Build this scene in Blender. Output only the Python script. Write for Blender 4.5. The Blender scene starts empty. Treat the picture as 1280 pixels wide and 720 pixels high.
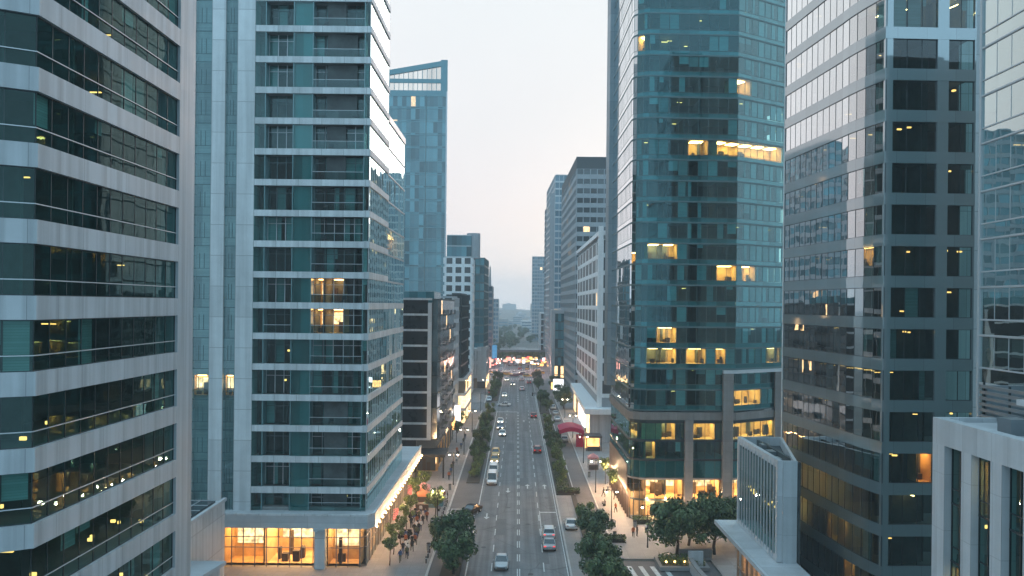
import bpy, bmesh, math, random
from mathutils import Vector, Matrix, noise
random.seed(7)
R = math.radians
scene = bpy.context.scene
COL = scene.collection

# ------------------------------------------------------------------ camera
F, CAMH = 1000.0, 34.0
PHI = R(0.6)
cam_d = bpy.data.cameras.new('camera'); cam = bpy.data.objects.new('camera', cam_d); COL.objects.link(cam)
cam_d.sensor_width = 36.0; cam_d.lens = 36.0 * F / 1280.0
cam_d.shift_x = -7.0 / 1280.0; cam_d.shift_y = 21.0 / 1280.0
cam_d.clip_start = 0.5; cam_d.clip_end = 20000.0
cam.matrix_world = Matrix.Translation((0, 0, CAMH)) @ Matrix.Rotation(R(90), 4, 'X') @ Matrix.Rotation(PHI, 4, 'Z')
scene.camera = cam
cs, sn = math.cos(PHI), math.sin(PHI)

def P(px, py, D):
    """point at depth D seen at photo pixel (px,py): used to measure places"""
    u, v = px - 640, 360 - py
    return Vector(((u*cs - v*sn - 7.2) * D / F, D, CAMH + (u*sn + v*cs + 20.9) * D / F))
def G(px, py):
    u, v = px - 640, 360 - py
    D = -CAMH * F / (u*sn + v*cs + 20.9)
    return P(px, py, D)
def proj(p):
    a = p[0] * F / p[1] + 7.2; b = (p[2] - CAMH) * F / p[1] - 20.9
    return (640 + a*cs + b*sn, 360 - (-a*sn + b*cs))

# ------------------------------------------------------------------ materials
M = {}
def new_mat(name):
    m = bpy.data.materials.new(name); m.use_nodes = True
    nt = m.node_tree; nt.nodes.clear()
    return m, nt, nt.nodes, nt.links
def node(nt, t, **kw):
    n = nt.nodes.new(t)
    for k, v in kw.items():
        if k.startswith('i_'):
            key = k[2:]
            n.inputs[int(key) if key.isdigit() else key].default_value = v
        else: setattr(n, k, v)
    return n
def math_n(nt, op, a, b=None, clamp=False):
    n = nt.nodes.new('ShaderNodeMath'); n.operation = op; n.use_clamp = clamp
    for i, x in enumerate((a, b)):
        if x is None: continue
        if isinstance(x, (int, float)): n.inputs[i].default_value = x
        else: nt.links.new(x, n.inputs[i])
    return n.outputs[0]
def mixc(nt, fac, a, b, mode='MIX'):
    n = nt.nodes.new('ShaderNodeMix'); n.data_type = 'RGBA'; n.blend_type = mode
    for s, x in ((n.inputs[0], fac), (n.inputs[6], a), (n.inputs[7], b)):
        if isinstance(x, (int, float)): s.default_value = x
        elif isinstance(x, tuple): s.default_value = x if len(x) == 4 else x + (1,)
        else: nt.links.new(x, s)
    return n.outputs[2]
def ramp(nt, fac, stops):
    n = nt.nodes.new('ShaderNodeValToRGB')
    while len(n.color_ramp.elements) < len(stops): n.color_ramp.elements.new(0.5)
    for e, (p, c) in zip(n.color_ramp.elements, stops):
        e.position = p; e.color = c if len(c) == 4 else tuple(c) + (1,)
    nt.links.new(fac, n.inputs[0]); return n.outputs[0]

def surf(name, color, rough=0.6, metal=0.0, var=0.12, nscale=0.6, joints=None, jdark=0.55, bump=0.0, spec=0.5, streak=0.0, rv=0.09):
    """painted / stone / metal surface: tone variation, optional panel joints (uv in metres), rain streaks"""
    m, nt, N, L = new_mat(name)
    out = node(nt, 'ShaderNodeOutputMaterial'); b = node(nt, 'ShaderNodeBsdfPrincipled')
    L.new(b.outputs[0], out.inputs[0])
    b.inputs['Metallic'].default_value = metal; b.inputs['Specular IOR Level'].default_value = spec
    tc = node(nt, 'ShaderNodeTexCoord'); geo = node(nt, 'ShaderNodeNewGeometry')
    nz = node(nt, 'ShaderNodeTexNoise', i_Scale=nscale, i_Detail=6.0, i_Roughness=0.65)
    L.new(geo.outputs['Position'], nz.inputs['Vector'])
    f = ramp(nt, nz.outputs['Fac'], [(0.25, (1-var*1.6,)*3), (0.75, (1+var*0.6,)*3)])
    c = mixc(nt, 1.0, tuple(color), f, 'MULTIPLY')
    if streak > 0:
        mp = node(nt, 'ShaderNodeMapping'); mp.inputs['Scale'].default_value = (1.6, 1.6, 0.05)
        L.new(geo.outputs['Position'], mp.inputs[0])
        n2 = node(nt, 'ShaderNodeTexNoise', i_Scale=1.0, i_Detail=4.0); L.new(mp.outputs[0], n2.inputs['Vector'])
        s = ramp(nt, n2.outputs['Fac'], [(0.35, (1-streak,)*3), (0.6, (1, 1, 1))])
        c = mixc(nt, 1.0, c, s, 'MULTIPLY')
    if joints:
        ju, jv, w = joints
        sep = node(nt, 'ShaderNodeSeparateXYZ'); L.new(tc.outputs['UV'], sep.inputs[0])
        fs = []
        cellv = []
        for o, j in ((0, ju), (1, jv)):
            if not j: continue
            d = math_n(nt, 'DIVIDE', sep.outputs[o], j)
            fr = math_n(nt, 'FRACT', d)
            cellv.append(math_n(nt, 'FLOOR', d))
            fs.append(math_n(nt, 'LESS_THAN', fr, w / j))
        k = fs[0] if len(fs) == 1 else math_n(nt, 'MAXIMUM', fs[0], fs[1])
        cb = node(nt, 'ShaderNodeCombineXYZ')
        for i, x in enumerate(cellv): L.new(x, cb.inputs[i])
        wn = node(nt, 'ShaderNodeTexWhiteNoise'); wn.noise_dimensions = '3D'; L.new(cb.outputs[0], wn.inputs['Vector'])
        t = ramp(nt, wn.outputs['Value'], [(0, (0.87,)*3), (1, (1.05,)*3)])
        c = mixc(nt, 1.0, c, t, 'MULTIPLY')
        c = mixc(nt, k, c, tuple(x*jdark for x in color))
    L.new(c, b.inputs['Base Color'])
    rr = ramp(nt, nz.outputs['Fac'], [(0.2, (max(0, rough-rv),)*3), (0.8, (min(1, rough+rv),)*3)])
    L.new(rr, b.inputs['Roughness'])
    if bump > 0:
        bn = node(nt, 'ShaderNodeBump', i_Strength=bump, i_Distance=0.02)
        n3 = node(nt, 'ShaderNodeTexNoise', i_Scale=14.0, i_Detail=4.0); L.new(geo.outputs['Position'], n3.inputs['Vector'])
        L.new(n3.outputs['Fac'], bn.inputs['Height']); L.new(bn.outputs[0], b.inputs['Normal'])
    M[name] = m; return m

def thin_glass(name, tint, refl=(0.85, 0.95, 0.97), r0=0.09, boost=1.0, wav=0.005, pw=3.0):
    """single architectural pane: tinted see-through sheet + Schlick reflection, slightly wavy"""
    m, nt, N, L = new_mat(name)
    out = node(nt, 'ShaderNodeOutputMaterial'); mix = node(nt, 'ShaderNodeMixShader')
    tr = node(nt, 'ShaderNodeBsdfTransparent'); gl = node(nt, 'ShaderNodeBsdfGlossy', i_Roughness=0.012)
    gl.inputs['Color'].default_value = refl + (1,)
    geo = node(nt, 'ShaderNodeNewGeometry')
    dot = node(nt, 'ShaderNodeVectorMath', operation='DOT_PRODUCT')
    L.new(geo.outputs['Normal'], dot.inputs[0]); L.new(geo.outputs['Incoming'], dot.inputs[1])
    c = math_n(nt, 'ABSOLUTE', dot.outputs['Value'])
    om = math_n(nt, 'SUBTRACT', 1.0, c, True)
    p5 = math_n(nt, 'POWER', om, pw)
    fr = math_n(nt, 'ADD', r0, math_n(nt, 'MULTIPLY', p5, (1-r0)*boost), True)
    nz = node(nt, 'ShaderNodeTexNoise', i_Scale=0.45, i_Detail=1.0); L.new(geo.outputs['Position'], nz.inputs['Vector'])
    bn = node(nt, 'ShaderNodeBump', i_Strength=1.0, i_Distance=wav); L.new(nz.outputs['Fac'], bn.inputs['Height'])
    L.new(bn.outputs[0], gl.inputs['Normal'])
    # pane to pane tint differences
    oi = node(nt, 'ShaderNodeObjectInfo')
    rnd = math_n(nt, 'FRACT', math_n(nt, 'ADD', geo.outputs['Random Per Island'], math_n(nt, 'MULTIPLY', oi.outputs['Random'], 7.13)))
    ri = ramp(nt, rnd, [(0.0, tuple(x*0.74 for x in tint)), (0.55, tint), (1.0, tuple(min(1, x*1.1) for x in tint))])
    L.new(ri, tr.inputs['Color'])
    L.new(fr, mix.inputs[0]); L.new(tr.outputs[0], mix.inputs[1]); L.new(gl.outputs[0], mix.inputs[2])
    L.new(mix.outputs[0], out.inputs[0]); M[name] = m; return m

def far_glass(name, lo, hi, lit=0.03, lit_col=(1.0, 0.62, 0.28), lit_s=1.6, r=0.12):
    """opaque reflective glazing for buildings further down the street, each pane its own tone (island), few lit"""
    m, nt, N, L = new_mat(name)
    out = node(nt, 'ShaderNodeOutputMaterial'); b = node(nt, 'ShaderNodeBsdfPrincipled')
    L.new(b.outputs[0], out.inputs[0]); geo = node(nt, 'ShaderNodeNewGeometry')
    oi = node(nt, 'ShaderNodeObjectInfo')
    ri = math_n(nt, 'FRACT', math_n(nt, 'ADD', geo.outputs['Random Per Island'], math_n(nt, 'MULTIPLY', oi.outputs['Random'], 7.13)))
    c = ramp(nt, ri, [(0.0, lo), (0.6, tuple((a+b_)/2 for a, b_ in zip(lo, hi))), (1.0, hi)])
    L.new(c, b.inputs['Base Color']); b.inputs['Roughness'].default_value = r
    b.inputs['Specular IOR Level'].default_value = 1.0; b.inputs['IOR'].default_value = 1.5
    sc_ = math_n(nt, 'FRACT', math_n(nt, 'MULTIPLY', ri, 37.31))
    e = math_n(nt, 'LESS_THAN', sc_, lit)
    b.inputs['Emission Color'].default_value = lit_col + (1,)
    nz = node(nt, 'ShaderNodeTexNoise', i_Scale=1.2, i_Detail=2.0); L.new(geo.outputs['Position'], nz.inputs['Vector'])
    L.new(math_n(nt, 'MULTIPLY', math_n(nt, 'MULTIPLY', e, nz.outputs['Fac']), lit_s*1.6), b.inputs['Emission Strength'])
    M[name] = m; return m

def emit(name, color, strength, var=0.0, vs=3.0):
    m, nt, N, L = new_mat(name)
    out = node(nt, 'ShaderNodeOutputMaterial'); e = node(nt, 'ShaderNodeEmission', i_Strength=strength)
    e.inputs[0].default_value = tuple(color) + (1,); L.new(e.outputs[0], out.inputs[0])
    if var:
        geo = node(nt, 'ShaderNodeNewGeometry'); nz = node(nt, 'ShaderNodeTexNoise', i_Scale=vs, i_Detail=3.0)
        L.new(geo.outputs['Position'], nz.inputs['Vector'])
        L.new(ramp(nt, nz.outputs['Fac'], [(0.3, tuple(x*(1-var) for x in color)), (0.7, tuple(color))]), e.inputs[0])
    M[name] = m; return m

surf('white_panel', (0.45, 0.485, 0.515), 0.45, var=0.06, joints=(2.35, 0, 0.03), jdark=0.4, streak=0.28)
surf('hotel_panel', (0.64, 0.66, 0.67), 0.5, var=0.07, joints=(2.9, 4.0, 0.06), jdark=0.45, streak=0.2)
surf('podium_roof', (0.50, 0.52, 0.54), 0.6, var=0.12, joints=(6.0, 3.0, 0.05), jdark=0.7)
surf('grey_metal', (0.22, 0.25, 0.27), 0.4, metal=0.5, var=0.08)
surf('slate_spandrel', (0.19, 0.245, 0.26), 0.3, metal=0.3, var=0.03, nscale=0.12, rv=0.0, joints=(2.8, 0, 0.03), jdark=0.5)
def coat(name, ior=3.2, r=.05):
    b = [n for n in M[name].node_tree.nodes if n.type == 'BSDF_PRINCIPLED'][0]
    b.inputs['Coat Weight'].default_value = 1.0; b.inputs['Coat IOR'].default_value = ior; b.inputs['Coat Roughness'].default_value = r
coat('slate_spandrel')
surf('light_frame', (0.50, 0.53, 0.55), 0.4, metal=0.3, var=0.06)
surf('dark_frame', (0.035, 0.05, 0.055), 0.4, metal=0.3, var=0.1)
surf('teal_frame', (0.10, 0.17, 0.18), 0.4, metal=0.4, var=0.1)
surf('stone_pier', (0.23, 0.215, 0.205), 0.7, var=0.12, joints=(1.3, 1.6, 0.03), jdark=0.6, streak=0.15)
surf('fin_metal', (0.26, 0.31, 0.34), 0.35, metal=0.4, var=0.05, joints=(0, 3.3, 0.05))
surf('concrete', (0.36, 0.35, 0.34), 0.8, var=0.15)
surf('white_stone', (0.54, 0.56, 0.58), 0.55, var=0.07, joints=(1.6, 3.8, 0.03), jdark=0.6, streak=0.12)
thin_glass('slot_glass', (0.70, 0.92, 0.94), r0=0.10)
surf('bright_stone', (0.78, 0.79, 0.80), 0.55, var=0.06, streak=0.08)
surf('slot_frame', (0.13, 0.27, 0.31), 0.4, metal=0.3, var=0.06)
surf('patch_asphalt', (0.15, 0.148, 0.152), 0.8, var=0.15, bump=0.2)
surf('dark_mass', (0.06, 0.07, 0.075), 0.7, var=0.1)
surf('black_panel', (0.012, 0.014, 0.016), 0.3, var=0.15, joints=(1.5, 0, 0.04), jdark=1.8, spec=0.3)
surf('brown_clad', (0.085, 0.065, 0.06), 0.5, var=0.12, joints=(1.2, 0, 0.03))
surf('room_ceiling', (0.25, 0.26, 0.255), 0.8, var=0.1)
surf('room_wall', (0.11, 0.125, 0.125), 0.8, var=0.45, nscale=0.35)
surf('room_floor', (0.10, 0.10, 0.095), 0.8, var=0.3)
surf('warm_wall', (0.64, 0.43, 0.22), 0.8, var=0.25, nscale=1.0)
surf('furniture', (0.06, 0.045, 0.035), 0.7, var=0.3)
surf('blind_cloth', (0.42, 0.46, 0.46), 0.85, var=0.12, joints=(0, 0.14, 0.03), jdark=0.75)
surf('curtain', (0.33, 0.22, 0.10), 0.9, var=0.2, joints=(0.22, 0, 0.06), jdark=0.7)
surf('teal_panel', (0.13, 0.25, 0.265), 0.15, var=0.06, spec=0.9)
surf('asphalt', (0.205, 0.198, 0.20), 0.75, var=0.22, nscale=0.25, bump=0.25)
def wear(name):
    m = M[name]; nt = m.node_tree; b = [n for n in nt.nodes if n.type == 'BSDF_PRINCIPLED'][0]
    geo = node(nt, 'ShaderNodeNewGeometry'); mp = node(nt, 'ShaderNodeMapping'); mp.inputs['Scale'].default_value = (1.3, .02, 1)
    nt.links.new(geo.outputs['Position'], mp.inputs[0]); nz = node(nt, 'ShaderNodeTexNoise', i_Scale=1.0, i_Detail=3.0); nt.links.new(mp.outputs[0], nz.inputs['Vector'])
    n2 = node(nt, 'ShaderNodeTexVoronoi', i_Scale=.13, feature='DISTANCE_TO_EDGE'); nt.links.new(geo.outputs['Position'], n2.inputs['Vector'])
    old = b.inputs['Base Color'].links[0].from_socket
    c = mixc(nt, 1.0, old, ramp(nt, nz.outputs['Fac'], [(.35, (.70,)*3), (.62, (1.12,)*3)]), 'MULTIPLY')
    c = mixc(nt, 1.0, c, ramp(nt, n2.outputs['Distance'], [(.0, (.6,)*3), (.012, (1,)*3)]), 'MULTIPLY')
    nt.links.new(c, b.inputs['Base Color'])
wear('asphalt')
surf('dark_asphalt', (0.14, 0.130, 0.13), 0.8, var=0.22, nscale=0.3, bump=0.25)
surf('paving', (0.25, 0.23, 0.225), 0.75, var=0.14, joints=(1.5, 1.5, 0.035), jdark=0.65, bump=0.1)
surf('pale_paving', (0.30, 0.28, 0.27), 0.75, var=0.12, joints=(2.2, 3.0, 0.04), jdark=0.7, bump=0.1)
surf('kerb_stone', (0.48, 0.47, 0.46), 0.7, var=0.12, joints=(0, 1.2, 0.02))
surf('road_paint', (0.72, 0.72, 0.70), 0.7, var=0.35, nscale=2.5)
surf('soil', (0.06, 0.05, 0.04), 0.9, var=0.3)
surf('earth', (0.10, 0.11, 0.10), 0.9, var=0.5, nscale=0.02)
surf('bark', (0.07, 0.055, 0.045), 0.9, var=0.3, nscale=6)
surf('rubber', (0.018, 0.018, 0.02), 0.85, var=0.2)
surf('rim_metal', (0.4, 0.41, 0.42), 0.35, metal=0.8, var=0.05)
surf('car_glass', (0.01, 0.014, 0.017), 0.06, var=0.05, spec=1.0)
surf('black_metal', (0.02, 0.021, 0.022), 0.45, metal=0.3, var=0.1)
surf('crimson_cloth', (0.50, 0.015, 0.07), 0.7, var=0.15)
surf('orange_sheet', (0.75, 0.27, 0.11), 0.7, var=0.15)
surf('pink_sheet', (0.75, 0.30, 0.28), 0.7, var=0.15)
surf('flag_cloth', (0.55, 0.16, 0.20), 0.8, var=0.1, joints=(0, 0.16, 0.08), jdark=1.6)
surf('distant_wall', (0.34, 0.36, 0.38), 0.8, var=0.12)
thin_glass('band_glass', (0.36, 0.60, 0.57), refl=(0.62, 0.90, 0.86), r0=0.05, boost=0.9, pw=4.0)
thin_glass('hotel_glass', (0.38, 0.72, 0.70), refl=(0.75, 0.97, 0.97), r0=0.075, boost=1.5)
thin_glass('tower_glass', (0.31, 0.72, 0.74), refl=(0.60, 0.92, 0.96), r0=0.10, boost=2.2, pw=2.6)
thin_glass('mirror_glass', (0.36, 0.66, 0.70), refl=(0.95, 0.96, 0.97), r0=0.45, boost=1.6, pw=1.6)
thin_glass('curve_glass', (0.38, 0.58, 0.56), refl=(0.96, 0.96, 0.96), r0=0.06, boost=3.0, pw=2.4)
thin_glass('edge_glass', (0.36, 0.54, 0.52), refl=(0.82, 0.94, 0.93), r0=0.08, boost=2.4, pw=2.0)
thin_glass('clear_glass', (0.86, 0.88, 0.86), r0=0.05)
thin_glass('balustrade_glass', (0.55, 0.78, 0.77), r0=0.06)
far_glass('far_teal', (0.012, 0.075, 0.095), (0.12, 0.33, 0.39), 0.005, lit_s=.8)
far_glass('far_dark', (0.012, 0.02, 0.024), (0.06, 0.08, 0.09), 0.03)
far_glass('grid_window', (0.012, 0.02, 0.024), (0.05, 0.07, 0.08), 0.02, r=.45)
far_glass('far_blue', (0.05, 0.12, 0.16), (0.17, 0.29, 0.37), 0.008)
far_glass('shop_far', (0.06, 0.05, 0.04), (0.2, 0.16, 0.12), 0.75, lit_s=1.7)
emit('lamp_warm', (1.0, 0.58, 0.24), 15.0)
emit('lamp_gold', (1.0, 0.52, 0.15), 11.0)
emit('lamp_white', (1.0, 0.84, 0.62), 20.0)
emit('lamp_deep', (1.0, 0.36, 0.11), 26.0)
emit('bulb_glow', (1.0, 0.62, 0.28), 16.0)
emit('shelf_glow', (1.0, 0.64, 0.30), 2.2, 0.8, 1.6)
emit('tail_red', (1.0, 0.06, 0.04), 1.3)
emit('lamp_spot', (1.0, 0.46, 0.13), 2.6)
emit('head_white', (1.0, 0.86, 0.62), 9.0)
emit('sign_white', (0.95, 0.96, 1.0), 1.6, 0.3, 1.5)
emit('sign_red', (1.0, 0.14, 0.12), 1.1, 0.5, 1.2)
emit('sign_pink', (1.0, 0.42, 0.34), 1.5, 0.5, 0.9)
emit('sign_amber', (1.0, 0.50, 0.16), 2.0, 0.6, 1.0)
emit('sign_blue', (0.10, 0.34, 0.62), 0.6, 0.4, 1.0)

def leaf_mat(name, c0, c1):
    m, nt, N, L = new_mat(name)
    out = node(nt, 'ShaderNodeOutputMaterial'); b = node(nt, 'ShaderNodeBsdfPrincipled'); L.new(b.outputs[0], out.inputs[0])
    geo = node(nt, 'ShaderNodeNewGeometry'); oi = node(nt, 'ShaderNodeObjectInfo')
    c = ramp(nt, geo.outputs['Random Per Island'], [(0, c0), (1, c1)])
    k = ramp(nt, oi.outputs['Random'], [(0, (0.75, 0.8, 0.75)), (1, (1.15, 1.1, 1.0))])
    L.new(mixc(nt, 1.0, c, k, 'MULTIPLY'), b.inputs['Base Color']); b.inputs['Roughness'].default_value = 0.6
    M[name] = m
leaf_mat('leaf_dark', (0.026, 0.050, 0.022), (0.125, 0.175, 0.07))
leaf_mat('leaf_mid', (0.045, 0.08, 0.03), (0.18, 0.24, 0.08))
leaf_mat('leaf_far', (0.04, 0.075, 0.045), (0.11, 0.16, 0.085))

# ------------------------------------------------------------------ mesh helpers
class MB:
    def __init__(s): s.v = []; s.f = []; s.uv = []; s.mi = []; s.sm = []
    def face(s, pts, uvs=None, mi=0, smooth=False):
        i = len(s.v); s.v += [tuple(p) for p in pts]; s.f.append(tuple(range(i, i+len(pts))))
        s.uv += uvs if uvs else [(0.0, 0.0)] * len(pts); s.mi.append(mi); s.sm.append(smooth)
    def quad_xy(s, x0, x1, y0, y1, z, mi=0):
        s.face([(x0,y0,z),(x1,y0,z),(x1,y1,z),(x0,y1,z)], [(x0,y0),(x1,y0),(x1,y1),(x0,y1)], mi)
    def box(s, x0, x1, y0, y1, z0, z1, mi=0):
        s.hexa([(x0,y0),(x1,y0),(x1,y1),(x0,y1)], z0, z1, mi)
    def hexa(s, ring, z0, z1, mi=0, cap=True):
        """vertical prism over a ccw ring; z1 may be a list of heights"""
        n = len(ring); zt = z1 if isinstance(z1, (list, tuple)) else [z1]*n
        a = 0.0
        for i in range(n):
            p, q = ring[i], ring[(i+1) % n]; d = math.hypot(q[0]-p[0], q[1]-p[1])
            s.face([(p[0],p[1],z0),(q[0],q[1],z0),(q[0],q[1],zt[(i+1)%n]),(p[0],p[1],zt[i])],
                   [(a,z0),(a+d,z0),(a+d,zt[(i+1)%n]),(a,zt[i])], mi); a += d
        if cap:
            s.face([(p[0],p[1],zt[i]) for i, p in enumerate(ring)], [tuple(p) for p in ring], mi)
            s.face([(p[0],p[1],z0) for p in reversed(ring)], [tuple(p) for p in reversed(ring)], mi)
    def tube(s, pts, radii, n=8, mi=0, cap=True):
        rings = []
        for i, p in enumerate(pts):
            p = Vector(p); a = Vector(pts[max(0, i-1)]); b = Vector(pts[min(len(pts)-1, i+1)])
            t = (b - a).normalized(); u = t.orthogonal().normalized()
            if i and abs(u.dot(pu)) < 0.2: u = (pu - t*pu.dot(t)).normalized()
            pu = u; w = t.cross(u); r = radii[i] if isinstance(radii, (list, tuple)) else radii
            rings.append([p + (u*math.cos(2*math.pi*k/n) + w*math.sin(2*math.pi*k/n))*r for k in range(n)])
        for A, B in zip(rings, rings[1:]):
            for k in range(n): s.face([A[k], A[(k+1)%n], B[(k+1)%n], B[k]], None, mi, True)
        if cap:
            s.face(list(reversed(rings[0])), None, mi); s.face(rings[-1], None, mi)
    def cyl(s, x, y, z0, z1, r0, r1=None, n=10, mi=0): s.tube([(x,y,z0),(x,y,z1)], [r0, r0 if r1 is None else r1], n, mi)
    def ball(s, c, r, n=8, mi=0, sz=1.0):
        for i in range(n//2):
            a0, a1 = math.pi*i/(n//2) - math.pi/2, math.pi*(i+1)/(n//2) - math.pi/2
            for k in range(n):
                b0, b1 = 2*math.pi*k/n, 2*math.pi*(k+1)/n
                pt = lambda a, b: (c[0]+r*math.cos(a)*math.cos(b), c[1]+r*math.cos(a)*math.sin(b), c[2]+r*sz*math.sin(a))
                q = [pt(a0,b0), pt(a0,b1), pt(a1,b1), pt(a1,b0)]
                if i == 0: q = [q[0], q[2], q[3]]
                elif i == n//2-1: q = q[:3]
                s.face(q, None, mi, True)
    def build(s, name, mats, parent=None, weld=False):
        if not s.f: return None
        me = bpy.data.meshes.new(name); me.from_pydata(s.v, [], s.f)
        l = me.uv_layers.new(name='UVMap')
        fl = [c for uv in s.uv for c in uv]; l.data.foreach_set('uv', fl)
        me.polygons.foreach_set('material_index', s.mi); me.polygons.foreach_set('use_smooth', s.sm)
        for m in (mats if isinstance(mats, (list, tuple)) else [mats]): me.materials.append(M[m] if isinstance(m, str) else m)
        if weld:
            bm = bmesh.new(); bm.from_mesh(me); bmesh.ops.remove_doubles(bm, verts=bm.verts, dist=1e-4)
            bmesh.ops.recalc_face_normals(bm, faces=bm.faces); bm.to_mesh(me); bm.free()
        me.update()
        return link(name, me, parent)
def link(name, me, parent=None):
    o = bpy.data.objects.new(name, me); COL.objects.link(o)
    if parent is not None:
        o.parent = parent; o.matrix_parent_inverse = parent.matrix_basis.inverted()
    return o
def tag(o, label=None, cat=None, group=None, kind=None):
    if label: o['label'] = label
    if cat: o['category'] = cat
    if group: o['group'] = group
    if kind: o['kind'] = kind
    return o
def thing(name, label, cat, loc=(0,0,0), rz=0, group=None):
    o = bpy.data.objects.new(name, None); o.empty_display_size = 0.5; COL.objects.link(o)
    o.location = loc; o.rotation_euler = (0, 0, rz)
    o.matrix_basis = Matrix.Translation(loc) @ Matrix.Rotation(rz, 4, 'Z')
    return tag(o, label, cat, group)
def lpart(name, mb, mats, parent):      # part whose mesh is in the parent's local frame
    o = mb.build(name, mats)
    if o: o.parent = parent
    return o
def dup(root, loc, rz=0, label=None, group=None, scale=None):
    r = root.copy(); COL.objects.link(r); r.location = loc; r.rotation_euler = (0, 0, rz)
    if scale is not None: r.scale = scale if isinstance(scale, tuple) else (scale,)*3
    if label: r['label'] = label
    if group: r['group'] = group
    for ch in list(root.children):
        c = ch.copy(); COL.objects.link(c); c.parent = r
        for g in list(ch.children):
            d = g.copy(); COL.objects.link(d); d.parent = c
    return r
def struct(name, mb, mats): return tag(mb.build(name, mats), kind='structure')

# ------------------------------------------------------------------ facade helpers: a path runs left to right as seen from outside
def offs(path, d):
    n = len(path); out = []
    ns = []
    for a, b in zip(path, path[1:]):
        dx, dy = b[0]-a[0], b[1]-a[1]; l = math.hypot(dx, dy); ns.append((dy/l, -dx/l))
    for i, p in enumerate(path):
        if i == 0: nx, ny = ns[0]; k = 1
        elif i == n-1: nx, ny = ns[-1]; k = 1
        else:
            nx, ny = ns[i-1][0]+ns[i][0], ns[i-1][1]+ns[i][1]; l = math.hypot(nx, ny); nx /= l; ny /= l
            k = 1/max(0.35, nx*ns[i][0]+ny*ns[i][1])
        out.append((p[0]+nx*d*k, p[1]+ny*d*k))
    return out
def strip(mb, path, z0, z1, o_out, o_in, mi=0, u0=0.0):
    A, B = offs(path, o_out), offs(path, o_in); u = u0
    for i in range(len(path)-1):
        d = math.hypot(path[i+1][0]-path[i][0], path[i+1][1]-path[i][1])
        a, b, c, e = A[i], A[i+1], B[i+1], B[i]
        q = lambda p, z: (p[0], p[1], z)
        mb.face([q(a,z0),q(b,z0),q(b,z1),q(a,z1)], [(u,z0),(u+d,z0),(u+d,z1),(u,z1)], mi)
        mb.face([q(c,z0),q(e,z0),q(e,z1),q(c,z1)], [(u+d,z0),(u,z0),(u,z1),(u+d,z1)], mi)
        w = abs(o_out-o_in)
        mb.face([q(a,z1),q(b,z1),q(c,z1),q(e,z1)], [(u,0),(u+d,0),(u+d,w),(u,w)], mi)
        mb.face([q(e,z0),q(c,z0),q(b,z0),q(a,z0)], [(u,w),(u+d,w),(u+d,0),(u,0)], mi)
        if i == 0: mb.face([q(e,z0),q(a,z0),q(a,z1),q(e,z1)], [(0,z0),(w,z0),(w,z1),(0,z1)], mi)
        if i == len(path)-2: mb.face([q(b,z0),q(c,z0),q(c,z1),q(b,z1)], [(0,z0),(w,z0),(w,z1),(0,z1)], mi)
        u += d
def cells(path, w):
    pts = [path[0]]
    for a, b in zip(path, path[1:]):
        d = math.hypot(b[0]-a[0], b[1]-a[1]); n = max(1, round(d/w))
        pts += [(a[0]+(b[0]-a[0])*k/n, a[1]+(b[1]-a[1])*k/n) for k in range(1, n+1)]
    return pts
def lerp2(a, b, t): return (a[0]+(b[0]-a[0])*t, a[1]+(b[1]-a[1])*t)
def seg_n(a, b):
    dx, dy = b[0]-a[0], b[1]-a[1]; l = math.hypot(dx, dy); return (dy/l, -dx/l)
def panes(mb, pts, z0, z1, off=0.0, jit=0.004, skip=(), mi=0):
    A = offs(pts, off)
    for i in range(len(pts)-1):
        if i in skip: continue
        a, b = A[i], A[i+1]; n = seg_n(a, b)
        j = [random.uniform(-jit, jit) for _ in range(3)]; j.append(j[0]+j[2]-j[1])
        q = lambda p, z, k: (p[0]+n[0]*j[k], p[1]+n[1]*j[k], z)
        d = math.hypot(b[0]-a[0], b[1]-a[1])
        mb.face([q(a,z0,0), q(b,z0,1), q(b,z1,2), q(a,z1,3)], [(0,0),(d,0),(d,z1-z0),(0,z1-z0)], mi)
def posts(mb, pts, z0, z1, o_out, o_in, w=0.07, every=1, mi=0, ends=True):
    for i in range(0, len(pts), every):
        if not ends and i in (0, len(pts)-1): continue
        p = pts[i]
        q = pts[i+1] if i+1 < len(pts) else pts[i]; r = pts[i-1] if i else pts[i]
        dx, dy = q[0]-r[0], q[1]-r[1]; l = math.hypot(dx, dy); tx, ty = dx/l*w/2, dy/l*w/2; nx, ny = dy/l, -dx/l
        ring = [(p[0]-tx+nx*o_out, p[1]-ty+ny*o_out), (p[0]+tx+nx*o_out, p[1]+ty+ny*o_out),
                (p[0]+tx+nx*o_in, p[1]+ty+ny*o_in), (p[0]-tx+nx*o_in, p[1]-ty+ny*o_in)]
        mb.hexa(ring, z0, z1, mi)
def blinds(mb, pts, z0, z1, off, prob, rng, full=0.4, skip=(), px=None):
    A = offs(pts, off)
    for i in range(len(pts)-1):
        o = px(pts[i]) if px else None
        if i in skip or rng.random() > (prob if o is None else o): continue
        h = 1.0 if rng.random() < (full if o is None else .9) else rng.uniform(0.15, 0.75)
        a, b = lerp2(A[i], A[i+1], 0.04), lerp2(A[i], A[i+1], 0.96 if rng.random() < 0.7 else rng.uniform(0.3, 0.8))
        zb = z1-(z1-z0)*h; d = math.hypot(b[0]-a[0], b[1]-a[1])
        n = seg_n(a, b)
        mb.hexa([a, b, (b[0]-n[0]*0.015, b[1]-n[1]*0.015), (a[0]-n[0]*0.015, a[1]-n[1]*0.015)], zb, z1)
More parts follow.
